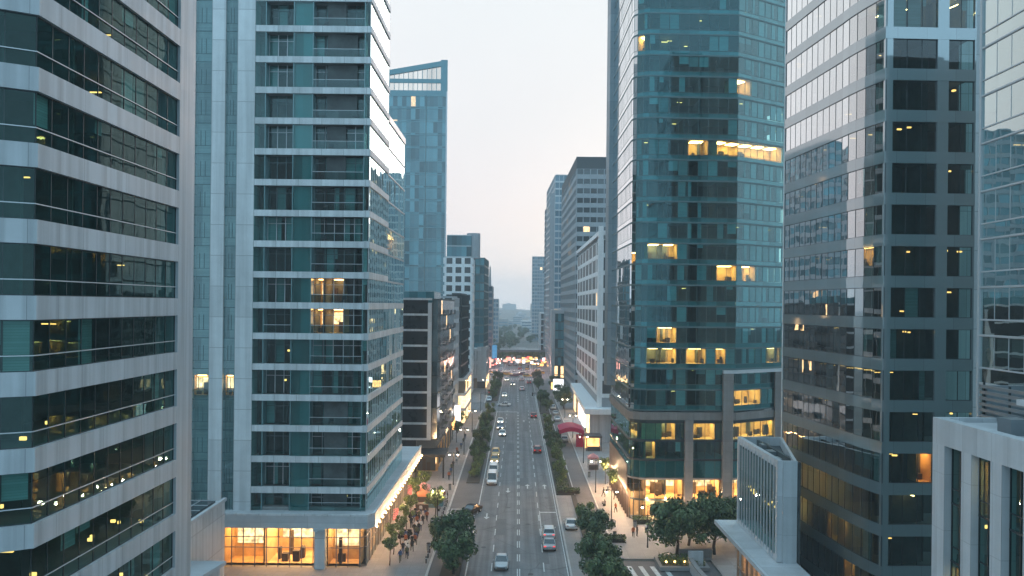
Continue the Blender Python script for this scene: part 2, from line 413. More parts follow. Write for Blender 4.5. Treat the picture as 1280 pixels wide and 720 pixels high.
def room(parent, a, b, z0, z1, depth, lamp='lamp_warm', wall='warm_wall', frac=0.6, shelf=False, rng=random, furn=True):
    """a lit room behind one stretch of glazing a..b: shell, ceiling lamp, furniture"""
    n = seg_n(a, b); ai, bi = (a[0]-n[0]*0.25, a[1]-n[1]*0.25), (b[0]-n[0]*0.25, b[1]-n[1]*0.25)
    c, e = (b[0]-n[0]*depth, b[1]-n[1]*depth), (a[0]-n[0]*depth, a[1]-n[1]*depth)
    q = lambda p, z: (p[0], p[1], z); mb = MB()
    L = math.hypot(b[0]-a[0], b[1]-a[1])
    mb.face([q(c,z0),q(e,z0),q(e,z1),q(c,z1)]); mb.face([q(bi,z0),q(c,z0),q(c,z1),q(bi,z1)]); mb.face([q(e,z0),q(ai,z0),q(ai,z1),q(e,z1)])
    mb.face([q(ai,z1),q(bi,z1),q(c,z1),q(e,z1)]); mb.face([q(ai,z0),q(e,z0),q(c,z0),q(bi,z0)])
    r = mb.build('lit_room', wall, parent)
    m = MB(); nl = max(1, round(L/2.6))
    for k in range(nl):
        t0, t1 = (k+0.5-frac/2)/nl, (k+0.5+frac/2)/nl
        p0, p1 = lerp2(ai, bi, t0), lerp2(ai, bi, t1); p2, p3 = lerp2(e, c, t1), lerp2(e, c, t0)
        p2, p3, p0, p1 = lerp2(p1, p2, 0.75), lerp2(p0, p3, 0.75), lerp2(p0, p3, 0.2), lerp2(p1, p2, 0.2)
        m.hexa([p0, p1, p2, p3], z1-0.12, z1-0.05)
    m.build('ceiling_lamp', lamp, r)
    if furn:
        m = MB(); H = z1-z0
        for k in range(max(2, int(L/1.1))):
            t = rng.uniform(0.04, 0.93); w = rng.uniform(0.25, 1.1)/L; dd = rng.uniform(0.25, 0.8)
            p, p2 = lerp2(ai, bi, t), lerp2(ai, bi, min(0.99, t+w)); o, o2 = lerp2(e, c, t), lerp2(e, c, min(0.99, t+w))
            m.hexa([lerp2(p,o,dd), lerp2(p2,o2,dd), lerp2(p2,o2,min(.97,dd+.12)), lerp2(p,o,min(.97,dd+.12))], z0+0.01, z0+H*rng.choice((0.2,0.27,0.3,0.45,0.62)))
        m.build('furniture', 'furniture', r)
    if shelf:
        m = MB(); s0, s1 = lerp2(e, c, 0.08), lerp2(e, c, 0.92); g = 0.06
        m.hexa([(s0[0]+n[0]*g*2, s0[1]+n[1]*g*2), (s1[0]+n[0]*g*2, s1[1]+n[1]*g*2), (s1[0]+n[0]*g, s1[1]+n[1]*g), (s0[0]+n[0]*g, s0[1]+n[1]*g)], z0+(z1-z0)*0.35, z0+(z1-z0)*0.85)
        m.build('glowing_shelf', 'shelf_glow', r)  # shelf glows by itself to brighten the room, no lamp behind it
    return r
def in_rects(p, rects):
    x, y = proj(p)
    return any(r[0] <= x <= r[2] and r[1] <= y <= r[3] for r in rects)
def lit_match(p, z0, z1, rects):
    """is the pane p (storey z0..z1) one of the windows that are lit"""
    x, ya = proj((p[0], p[1], z1)); yb = proj((p[0], p[1], z0))[1]; h = (yb-ya)*.2
    return any(r[0] <= x <= r[2] and ya-h <= (r[1]+r[3])/2 <= yb+h for r in rects)
class LampSet:
    """separate small lamps, each a mesh of its own"""
    def __init__(s): s.boxes = []
    def build(s, name, mat, parent):
        for b in s.boxes: m = MB(); m.box(*b); m.build(name, mat, parent)
def spots(ls, pts, z, rng, n, off0=-1.0, off1=-4.5, size=(0.12, 0.6), th=0.06):
    for _ in range(n):
        i = rng.randrange(len(pts)-1); p = lerp2(pts[i], pts[i+1], rng.random()); nn = seg_n(pts[i], pts[i+1]); d = rng.uniform(off1, off0)
        x, y = p[0]+nn[0]*d, p[1]+nn[1]*d; w = rng.uniform(*size)/2
        ls.boxes.append((x-w, x+w, y-0.07, y+0.07, z, z+th))
# ------------------------------------------------------------------ buildings near the camera
def storey_glazing(root, path, z0, z1, cw, glass, frame, rng, off=-0.12, skip=(), transom=None, bl=0.3, bfull=0.4, blx=None, every=1, mw=0.06, jit=0.004, name='window_band', lit=(), depth=3.6, lamp='lamp_deep', shelf=False):
    pts = cells(path, cw); o_pts = offs(pts, off)
    g = MB(); panes(g, pts, z0, z1, off, jit, skip); w = g.build(name, glass, root)
    f = MB(); posts(f, pts, z0, z1, off+0.025, off-0.05, mw, every)
    strip(f, pts, z0, z0+0.05, off+0.02, off-0.04); strip(f, pts, z1-0.05, z1, off+0.02, off-0.04)
    if transom is not None: strip(f, pts, z0+transom, z0+transom+0.06, off+0.06, off-0.04)
    f.build('window_frame', frame, w)
    litset = set()
    if lit:
        i = 0
        while i < len(pts)-1:
            mid = lerp2(o_pts[i], o_pts[i+1], 0.5)
            if lit_match(mid, z0, z1, lit):
                j = i
                while j+1 < len(pts)-1 and lit_match(lerp2(o_pts[j+1], o_pts[j+2], 0.5), z0, z1, lit): j += 1
                for k in range(i, j+1): litset.add(k)
                room(w, o_pts[i], o_pts[j+1], z0+0.02, z1-0.02, depth, lamp, rng=rng, shelf=shelf); i = j
            i += 1
    b = MB(); blinds(b, pts, z0+0.03, z1-0.03, off-0.18, bl, rng, bfull, set(skip) | litset, blx); b.build('blind', 'blind_cloth', w)
    return w, pts
def shell_inside(root, path, zs, depth, slab=0.35, edge=-0.3):
    """floor slabs behind the glass and the core wall that closes the rooms"""
    for z in zs:
        m = MB(); strip(m, path, z, z+slab, edge, -depth); m.build('floor_slab', 'room_ceiling', root)
    m = MB(); strip(m, path, 0.0, zs[-1]+slab, -depth, -depth-0.3); m.build('core_wall', 'room_wall', root)
def partitions(root, path, zs, depth, every, rng, edge=-0.35):
    pts = cells(path, every); A, B = offs(pts, edge), offs(pts, -depth)
    for i in range(len(pts)):
        k = 0
        while k < len(zs)-1:
            n = rng.randint(1, 5); k2 = min(len(zs)-1, k+n)
            if rng.random() < 0.5:
                p, q = A[i], B[i]; p = lerp2(p, q, rng.uniform(0.0, 0.5))
                dx, dy = q[0]-p[0], q[1]-p[1]; l = math.hypot(dx, dy); nx, ny = -dy/l*.08, dx/l*.08
                m = MB(); m.hexa([(p[0]-nx,p[1]-ny),(q[0]-nx,q[1]-ny),(q[0]+nx,q[1]+ny),(p[0]+nx,p[1]+ny)], zs[k]+0.02, zs[k2]-0.02)
                m.build('partition_wall', 'room_wall', root)
            k = k2
# ---- 1. banded office block on the left edge
def banded_office():
    rng = random.Random(11)
    t = thing('office_block', 'pale office block at the left edge with white spandrel bands and ribbon windows', 'building', (-30, 50, 0))
    path = [(-36.5, 32.5), (-24.0, 39.9), (-24.0, 56.5)]
    zs = []
    for k in range(-8, 8):
        z = 33.0 + 3.8*k
        m = MB(); strip(m, path, z, z+1.2, 0.0, -0.35); m.build('spandrel_band', 'white_panel', t)
        zs.append(z+0.55)
        if k == 7: continue
        zw = z+1.2
        w, pts = storey_glazing(t, path, zw, z+3.8, 1.45, 'band_glass', 'dark_frame', rng, off=-0.22, transom=0.78, bl=0.16, bfull=0.5, mw=0.035, jit=0.007)
        f = MB(); strip(f, pts, zw+0.78, zw+0.83, -0.13, -0.2); f.build('guard_rail', 'light_frame', w)
        n = {-8: 14, -7: 16, -6: 12, -5: 16, -4: 14, -3: 5, -2: 2, -1: 3, 0: 4, 1: 2}.get(k, 1)
        s = LampSet(); spots(s, pts, z+3.45, rng, n, size=(0.15, 0.9), off0=-0.8)
        s.build('ceiling_lamp', 'lamp_spot', w)
        if k <= -2:
            s = LampSet(); spots(s, pts, zw+0.35, rng, n, -0.5, -3.0, (0.1, 0.35), 0.18); s.build('desk_lamp', 'lamp_spot', w)
    shell_inside(t, path, zs, 6.5)
    partitions(t, path, zs, 6.5, 4.5, rng)
    for k, (a, b) in {-6: (4.2, 8.5), -7: (9.5, 15.5), -5: (3.0, 6.0), -8: (2.0, 7.0)}.items():
        z = 34.2 + 3.8*k
        room(t, (-24.25, 39.9+a), (-24.25, 39.9+b), z+0.03, z+2.5, 4.0, 'lamp_gold', frac=0.25, rng=rng)
    m = MB(); m.hexa([(-30.0, 56.52), (-24.0, 56.52), (-24.0, 59.2), (-30.0, 59.2)], 0, 62.0)
    m.build('end_pier', 'white_panel', t)
    m = MB(); m.hexa([(-50, 41), (-37, 39.0), (-30.9, 43.5), (-30.9, 59.0), (-50, 59.0)], 0, 62.0); m.build('rear_mass', 'white_panel', t)
    m = MB(); m.hexa([(-36.5, 32.9), (-24.4, 40.1), (-24.4, 56.4), (-36.5, 56.4)], 60.6, 61.0); m.build('roof', 'podium_roof', t)
banded_office()

# ---- 2. hotel tower on its shopping podium
def hotel():
    rng = random.Random(5)
    t = thing('hotel_tower', 'grey white residential tower with recessed balconies rising from a lit glass podium', 'building', (-30, 112, 0))
    XR = -19.3; YF = 104.0; YM = 119.0; YB = 139.0
    x = lambda px: (px-640+3.0*0-7.2) * YF / F
    xl, xp0, xg1, xp1, xg2, xp2, xm = x(228), x(240), x(262), x(279), x(294), x(316), x(461)
    top = 86.0
    # left service strips: piers and glass slots
    for a, b in ((xl-9, xp0), (xg1, xp1), (xg2, xp2)):
        m = MB(); m.hexa([(a, YF-0.05), (b, YF-0.05), (b, YF+6), (a, YF+6)], 6.9, top); m.build('white_pier', 'hotel_panel', t)
    for a, b in ((xp0, xg1), (xp1, xg2)):
        for k in range(-7, 13):
            z = 33.2 + 4.0*k
            path = [(a, YF+0.35), (b, YF+0.35)]
            m = MB(); panes(m, cells(path, (b-a)/2), max(z, 6.9), z+4.0, 0, 0.006); w = m.build('stair_window', 'slot_glass', t)
            f = MB(); strip(f, path, z+0.02, z+0.12, 0.05, -0.03); strip(f, path, z+1.1, z+1.16, 0.05, -0.03)
            posts(f, [lerp2(*path, 0.62), lerp2(*path, 0.63)], z+1.1, z+3.1, 0.05, -0.03, 0.06, 2)
            posts(f, [lerp2(*path, 0.36), lerp2(*path, 0.37)], z+1.1, z+3.1, 0.05, -0.03, 0.06, 2)
            f.build('window_frame', 'teal_frame', w)
            m = MB(); m.box(a+0.01, b-0.01, YF+1.3, YF+1.5, max(z, 6.9), z+3.98); m.build('curtain_wall', 'blind_cloth', w)
            if k == -3:
                room(w, (a+0.2, YF+0.4), (b-0.3, YF+0.4), z+0.6, z+3.2, 0.8, 'lamp_gold', rng=rng, shelf=True)
    # storeys
    fpath = [(xp2, YF), (xm, YF), (XR, YF+1.0), (XR, YM)]
    xa, xb, xc, xd = x(329), x(364), x(388), x(453)
    lit = [(385, 342, 440, 385), (385, 386, 440, 421)]
    zs = []
    for k in range(-7, 13):
        z = 33.2 + 4.0*k; zw = z+0.82
        if k > -7:
            m = MB(); strip(m, fpath, z, zw, 0.0, -0.5); m.build('spandrel_band', 'hotel_panel', t); zs.append(z)
        zw = max(zw, 6.92); zt = z+4.0
        # flush glazing: left pane, teal panel, right corner and the street side
        m = MB(); panes(m, cells([(xp2, YF), (xa, YF)], 1.1), zw, zt, -0.15, 0.006); w = m.build('corner_window', 'hotel_glass', t)
        b = MB(); b.box(xp2+0.1, xa, YF+2.0, YF+2.2, zw, zt); b.build('curtain', 'blind_cloth' if rng.random() < .4 else 'room_wall', w)
        m = MB(); panes(m, cells([(xb, YF), (xc, YF)], 1.25), zw, zt, -0.12, 0.005); w = m.build('glass_panel', 'hotel_glass', t)
        b = MB(); b.box(xb, xc, YF+0.55, YF+0.6, zw+.02, zt-.02); b.build('panel_backing', 'teal_panel', w)
        w, pts = storey_glazing(t, [(xd, YF), (xm, YF), (XR, YF+1.0), (XR, YM-0.1)], zw, zt, 1.45, 'hotel_glass', 'light_frame', rng, off=-0.15, bl=0.35, bfull=0.6, name='side_window', jit=0.006)
        # loggias set 1.3 m back, with door frames and balustrade
        for (a, c, rail) in ((xa, xb, False), (xc, xd, True)):
            s = MB()
            for xx in (a, c): s.box(xx-0.06, xx+0.06, YF+0.1, YF+1.5, zw, zt)
            s.build('loggia_cheek', 'teal_panel', t)
            path = [(a+0.06, YF+1.45), (c-0.06, YF+1.45)]
            mid = (path[0][0]+path[1][0])/2
            is_lit = lit and in_rects((mid, YF+1.4, (zw+zt)/2), lit)
            cl = cells(path, 1.25); m = MB(); panes(m, cl, zw+0.02, zt-0.02, 0, 0.006); w = m.build('balcony_window', 'hotel_glass' if not is_lit else 'clear_glass', t)
            f = MB(); posts(f, cl, zw, zt, 0.05, -0.05, 0.09); strip(f, path, zt-0.85, zt-0.78, 0.04, -0.04); f.build('window_frame', 'light_frame' if rng.random() < .5 else 'teal_frame', w)
            if is_lit:
                h = lerp2(*path, 0.5 if k == 0 else 0.52)
                room(w, path[0] if k == 0 else path[0], lerp2(*path, 0.6), zw+0.02, zt-0.04, 3.5, 'lamp_gold', 'warm_wall', rng=rng, shelf=True)
            else:
                bl = MB(); blinds(bl, cl, zw+0.05, zt-0.05, -0.2, 0.34, rng, 0.85); bl.build('curtain', 'blind_cloth', w)
                if rng.random() < 0.35:
                    s = LampSet(); spots(s, cl, rng.uniform(zw+0.9, zt-0.6), rng, 1, -0.8, -2.5, (0.2, 0.3), 0.25); s.build('table_lamp', 'lamp_spot', w)
            if rail or rng.random() < 0.25:
                g = MB(); panes(g, cells([(a+.06, YF), (c-.06, YF)], 1.7), zw+0.03, zw+1.02, -0.18, 0.003); r = g.build('balustrade', 'balustrade_glass', t)
                f = MB(); strip(f, [(a+.06, YF), (c-.06, YF)], zw+1.02, zw+1.08, -0.13, -0.22); f.build('handrail', 'light_frame', r)
                if rng.random() < 0.7:
                    c0 = rng.uniform(a+1, c-1); f = MB(); f.box(c0-.3, c0+.3, YF+.6, YF+1.1, zw+.4, zw+.45)
                    for dx in (-.25, .25):
                        for dy in (.65, 1.05): f.box(c0+dx-.025, c0+dx+.025, YF+dy-.025, YF+dy+.025, zw+.01, zw+.4)
                    f.box(c0-.3, c0+.3, YF+1.05, YF+1.1, zw+.45, zw+.9); f.build('balcony_chair', 'dark_frame', t)
    shell_inside(t, fpath, [6.95] + zs, 6.0)
    partitions(t, fpath, [6.95] + zs, 6.0, 3.6, rng, edge=-1.8)
    # lower street wing beyond it
    wp = [(XR-0.2, YM), (XR-0.2, YB-2.0), (XR-1.2, YB)]
    zs2 = []
    for k in range(-7, 7):
        z = 33.2 + 4.0*k
        band = k <= 0
        if k > -7:
            m = MB(); strip(m, wp, z, z+(0.82 if band else 0.18), 0.0, -0.4); m.build('spandrel_band', 'hotel_panel' if band else 'light_frame', t); zs2.append(z)
        storey_glazing(t, wp, max(6.92, z+(0.82 if band else 0.18)), z+4.0, 1.7, 'hotel_glass', 'light_frame', rng, off=-0.1, bl=0.4, bfull=0.7, name='wing_window', jit=0.008,
                       lit=[(485, 300, 505, 318)] if k == 2 else ())
    m = MB(); strip(m, wp, 61.2, 62.2, 0.05, -0.4); m.build('parapet', 'light_frame', t)
    shell_inside(t, wp, [6.95] + zs2 + [61.1], 5.0)
    m = MB(); m.hexa([(XR-7, YM), (XR-0.7, YM+.05), (XR-1.7, YB), (XR-7, YB)], 60.9, 61.15); m.build('wing_roof', 'podium_roof', t)
    m = MB(); m.hexa([(XR-26, YF+6.4), (XR-6.4, YF+6.4), (XR-6.4, YB), (XR-26, YB)], 6.9, top); m.build('rear_mass', 'hotel_panel', t)
    m = MB(); m.hexa([(xl-9, YF+6.02), (XR-0.8, YF+6.02), (XR-0.8, YM-0.1), (xl-9, YM-.1)], top, top+.4); m.build('roof', 'podium_roof', t)
    # podium
    pl, pr = -38.4, -18.0; yf = 101.6; ye = 152.0
    pp = [(pl, yf), (pr-0.8, yf), (pr, yf+1.2), (pr, ye)]
    m = MB(); m.hexa([(pl, yf), (pr-0.8, yf), (pr, yf+1.2), (pr, ye), (-24, ye), (-24, YF+4), (pl, YF+4)], 5.3, 6.9); m.build('podium_roof', 'podium_roof', t)
    m = MB(); strip(m, pp, 6.905, 7.12, 0.03, -0.3); m.build('podium_kerb', 'hotel_panel', t)
    gp = [(pl+0.6, yf+0.9), (pr-1.9, yf+0.9), (pr-1.2, yf+1.8), (pr-1.2, ye-0.5)]
    for (nm, q, cw) in (('lobby_window', gp[:2], 1.55), ('shop_window', gp[1:], 2.2)):
        cl = cells(q, cw); m = MB(); panes(m, cl, 0.15, 5.25, 0, 0.004); w = m.build(nm, 'clear_glass', t)
        f = MB(); posts(f, cl, 0.1, 5.28, 0.06, -0.06, 0.1); strip(f, q, 2.55, 2.65, 0.05, -0.05); strip(f, q, 3.9, 3.98, 0.05, -0.05); f.build('window_frame', 'stone_pier', w)
    # lobby rooms
    room(t, (pl+6.2, yf+1.2), (-25.6, yf+1.2), 0.12, 5.2, 6.5, 'lamp_warm', frac=0.9, rng=rng, shelf=True)
    room(t, (-24.1, yf+1.2), (-20.0, yf+1.2), 0.12, 5.2, 3.2, 'lamp_warm', frac=0.85, rng=rng, shelf=True)
    room(t, (pl+1.0, yf+1.2), (pl+6.0, yf+1.2), 0.12, 5.2, 4, 'lamp_gold', 'warm_wall', frac=0.9, rng=rng, shelf=True, furn=False)
    y = yf+4.6
    while y < ye-5:
        l = rng.uniform(4.5, 7.5); y2 = min(y+l, ye-1)
        room(t, (pr-1.5, y), (pr-1.5, y2-0.3), 0.12, 5.0, 4.5, rng.choice(('lamp_warm', 'lamp_gold')), frac=0.5, rng=rng, shelf=rng.random() < .7)
        y = y2
    m = MB(); m.hexa([(pl+5.9, yf+.35), (pl+6.9, yf+.35), (pl+6.9, yf+1.3), (pl+5.9, yf+1.3)], 0, 5.3)
    m = MB(); m.box(-25.55, -24.2, yf+0.1, yf+1.3, 0, 5.3); m.build('stone_pillar', 'hotel_panel', t)
    m = MB(); m.box(pl, pl+0.6, yf, YF+4, 0, 5.3); m.build('side_wall', 'hotel_panel', t)
    for i in range(7):
        yy = yf+4+i*7.2; m = MB(); m.box(pr-1.75, pr-1.15, yy, yy+0.5, 0, 5.3); m.build('stone_pillar', 'stone_pier', t)
    for i in range(22):
        yy = yf+1.5+i*2.3; m = MB(); m.ball((pr+0.16, yy, 5.25), 0.12, 8); m.box(pr+.003, pr+.2, yy-.03, yy+.03, 5.38, 5.44)
        m.build('soffit_lamp', 'bulb_glow', t)
    # ceiling camera / fan unit under the podium front
    m = MB(); m.box(-25.6, -24.1, yf-0.32, yf-0.02, 5.0, 5.3); m.box(-25.4, -25.0, yf-.5, yf-.3, 4.8, 5.1); m.build('wall_unit', 'light_frame', t)
    return t
hotel()

# ---- 3. low annex roofs between the two
def annex():
    t = thing('annex_building', 'low white annex with a dark rooflight wedged between the banded office and the hotel', 'building', (-37, 90, 0))
    m = MB(); m.box(-43, -35.6, 84, 98, 0, 9.6); m.build('wall', 'hotel_panel', t)
    m = MB(); strip(m, [(-43.1, 83.9), (-35.5, 83.9), (-35.5, 98.1)], 9.6, 10.0, 0.1, -0.3); m.build('parapet', 'white_stone', t)
    m = MB(); m.box(-42, -36.2, 87, 96.5, 9.6, 10.0); r = m.build('rooflight', 'car_glass', t)
    f = MB()
    for k in range(5): f.box(-42, -36.2, 87+k*2.34, 87.12+k*2.34, 10.0, 10.06)
    f.box(-38, -37.9, 87, 96.4, 10.0, 10.07); f.build('rooflight_frame', 'light_frame', r)
    m = MB(); m.box(-37.3, -36.4, 85, 86.5, 9.6, 10.9); m.cyl(-36.8, 85.6, 10.9, 11.3, 0.3); m.build('vent_unit', 'grey_metal', t)
    t = thing('entrance_pavilion', 'small flat roofed glass pavilion at the foot of the white annex', 'building', (-31.6, 86, 0))
    m = MB(); m.hexa([(-36.6, 81), (-32.4, 81), (-31.4, 87), (-35.6, 87)], 5.4, 5.8); m.build('roof', 'podium_roof', t)
    m = MB(); m.hexa([(-36.1, 81.5), (-32.8, 81.5), (-31.9, 86.5), (-35.5, 86.5)], 0, 5.39); m.build('wall', 'white_stone', t)
annex()

# ---- 4. teal glass tower on the right with lit shops at its foot
R1_LIT = [(812,317,845,331),(925,112,942,126),(862,186,888,206),(892,188,918,206),(919,188,946,206),(948,186,978,205),(896,338,922,352),(926,340,945,352),
          (810,438,846,466),(857,440,887,466),(890,440,912,466),(958,438,978,464),(826,420,840,432),(914,494,950,515),(810,524,843,543),(857,524,895,543),(908,524,972,543),
          (800,40,806,46)]
def glass_tower():
    rng = random.Random(21)
    t = thing('glass_tower', 'tall teal glass office tower on the right with warm lit shops at street level', 'building', (25, 138, 0))
    side = [(17.75, 151.0), (17.95, 128.6)]
    arc = [(18.1, 127.6), (18.6, 126.9), (19.5, 126.35), (20.4, 126.1)]
    front = [(34.6, 126.6), (46.0, 133.5)]
    path = side + arc + front; spath = side + arc[:2]; fpath = arc[1:] + front
    FH = 3.3; z0 = 17.6
    zs = [z0 + FH*k for k in range(0, 24)]
    for z in zs:
        m = MB(); strip(m, path, z-0.12, z+0.1, 0.02, -0.3); m.build('floor_edge', 'teal_frame', t)
        if z == zs[-1]: continue
        # spandrel glass panels below the vision glass
        pts = cells(fpath, 1.5)
        m = MB(); panes(m, pts, z+0.1, z+0.75, -0.03, 0.003); w = m.build('spandrel_glass', 'tower_glass', t)
        m = MB(); panes(m, cells(spath, 1.5), z+0.1, z+0.75, -0.03, 0.003); m.build('spandrel_glass', 'mirror_glass', w)
        storey_glazing(t, spath, z+0.75, z+FH-0.12, 1.5, 'mirror_glass', 'teal_frame', rng, off=-0.03, bl=0.3, mw=0.04, jit=0.006)
        b = MB(); strip(b, path, z+0.1, z+0.72, -0.2, -0.3); b.build('spandrel_backing', 'teal_panel', w)
        w, pts = storey_glazing(t, fpath, z+0.75, z+FH-0.12, 1.5, 'tower_glass', 'teal_frame', rng, off=-0.03, bl=0.34, bfull=0.7, blx=lambda p: 0.9 if p[0] > 34.8 else None, mw=0.05, jit=0.006, lit=R1_LIT, depth=3.0)  # denser blinds past the fold stand in for the brighter sky reflection
        s = LampSet(); spots(s, pts, z+FH-0.5, rng, rng.choice((1, 2, 3, 5)), size=(0.15, 1.0)); s.build('ceiling_lamp', 'lamp_spot', w)
    low = [6.8, 9.7, 12.7, 15.5]
    shell_inside(t, path, [0.05] + low + zs, 6.0, slab=0.25)
    partitions(t, path, low + zs, 6.0, 3.0, rng)
    # closing walls, corner fin, roof
    m = MB(); m.hexa([(17.0, 151.05), (17.9, 151.05), (24, 151.2), (24, 152.6), (16.6, 152.6)], 19.0, 97.0); m.build('edge_fin', 'fin_metal', t)
    m = MB(); m.hexa([(23.4, 151.0), (25.2, 132.9), (34.6, 133.2), (42.3, 138.4), (42.3, 158.0), (23.4, 158.0)], 0, 96.0); m.build('core_mass', 'dark_mass', t)
    m = MB(); m.hexa([(18.1, 151.0), (19.0, 127.4), (34.5, 127.4), (45.3, 134.2), (42.0, 151.0)], 93.4, 93.8); m.build('roof', 'podium_roof', t)
    # belt course and lower floors
    m = MB(); strip(m, path, 16.1, 17.3, 0.25, -0.3); m.build('belt_course', 'stone_pier', t)
    m = MB(); strip(m, path, 15.6, 16.1, 0.0, -0.3); m.build('floor_edge', 'dark_frame', t)
    w, _ = storey_glazing(t, path, 12.95, 15.6, 1.5, 'tower_glass', 'dark_frame', rng, bl=0.1, lit=R1_LIT + [(770, 505, 800, 545)], depth=3.5)
    m = MB(); strip(m, path, 12.65, 12.95, 0.05, -0.3); m.build('floor_edge', 'dark_frame', t)
    storey_glazing(t, path, 9.9, 12.65, 1.5, 'tower_glass', 'dark_frame', rng, bl=0.2, lit=[(806, 556, 820, 566)])
    m = MB(); strip(m, path, 9.6, 9.9, 0.05, -0.3); m.build('floor_edge', 'dark_frame', t)
    m = MB(); panes(m, cells(path, 1.5), 6.95, 9.6, -0.05, 0.006); w = m.build('spandrel_glass', 'tower_glass', t)
    b = MB(); strip(b, path, 6.95, 9.58, -0.35, -0.45); b.build('spandrel_backing', 'teal_panel', w)
    f = MB(); posts(f, cells(path, 1.5), 6.95, 9.6, 0.02, -0.1, 0.05); f.build('window_frame', 'teal_frame', w)
    # brown hoarding along the street side, shop fronts below
    m = MB(); strip(m, side, 4.3, 8.6, 0.12, 0.0); m.build('fascia_panel', 'brown_clad', t)
    m = MB(); strip(m, [side[1]] + arc + front, 6.65, 6.95, 0.1, -0.3); m.build('floor_edge', 'stone_pier', t)
    fp = [arc[0], arc[1], arc[2], arc[3]] + front
    cl = cells(fp, 1.5); m = MB(); panes(m, cl, 0.12, 6.65, -0.2, 0.004); w = m.build('shop_window', 'clear_glass', t)
    f = MB(); posts(f, cl, 0.1, 6.65, -0.12, -0.25, 0.09); strip(f, cl, 3.3, 3.55, -0.1, -0.3); f.build('window_frame', 'dark_frame', w)
    for a, b in (((20.6, 126.35), (26.4, 126.5)), ((27.9, 126.6), (32.3, 126.75)), ((34.2, 127.0), (41.8, 131.6))):
        room(t, a, b, 3.6, 6.6, 4.5, 'lamp_warm', frac=0.8, rng=rng, shelf=True); room(t, a, b, 0.12, 3.3, 5, 'lamp_warm', frac=0.8, rng=rng, shelf=True)
    cl = cells(side, 2.0); m = MB(); panes(m, cl, 0.12, 4.3, -0.2, 0.004); w = m.build('shop_window', 'clear_glass', t)
    f = MB(); posts(f, cl, 0.1, 4.3, 0.1, -0.25, 0.16); f.build('window_frame', 'brown_clad', w)
    for k in range(4):
        a, b = lerp2(*side, k/4+.01), lerp2(*side, (k+1)/4-.02)
        room(t, (a[0]+.2, a[1]), (b[0]+.2, b[1]), 0.12, 4.2, 3.5, 'lamp_warm', frac=0.7, rng=rng, shelf=True)
    # stone pillars on the front
    for (a, b, zt) in ((26.55, 27.85, 16.1), (32.5, 34.1, 23.5)):
        m = MB(); m.box(a, b, 125.75, 126.9, 0, zt); m.build('stone_pillar', 'stone_pier', t)
    m = MB(); m.box(42.2, 43.6, 130.6, 132.2, 0, 23.5); m.build('stone_pillar', 'stone_pier', t)
    m = MB(); strip(m, [(32.5, 126.2), (34.6, 126.4), (45, 132.7)], 23.5, 24.0, 0.3, -0.2); m.build('belt_course', 'light_frame', t)
    return t
glass_tower()

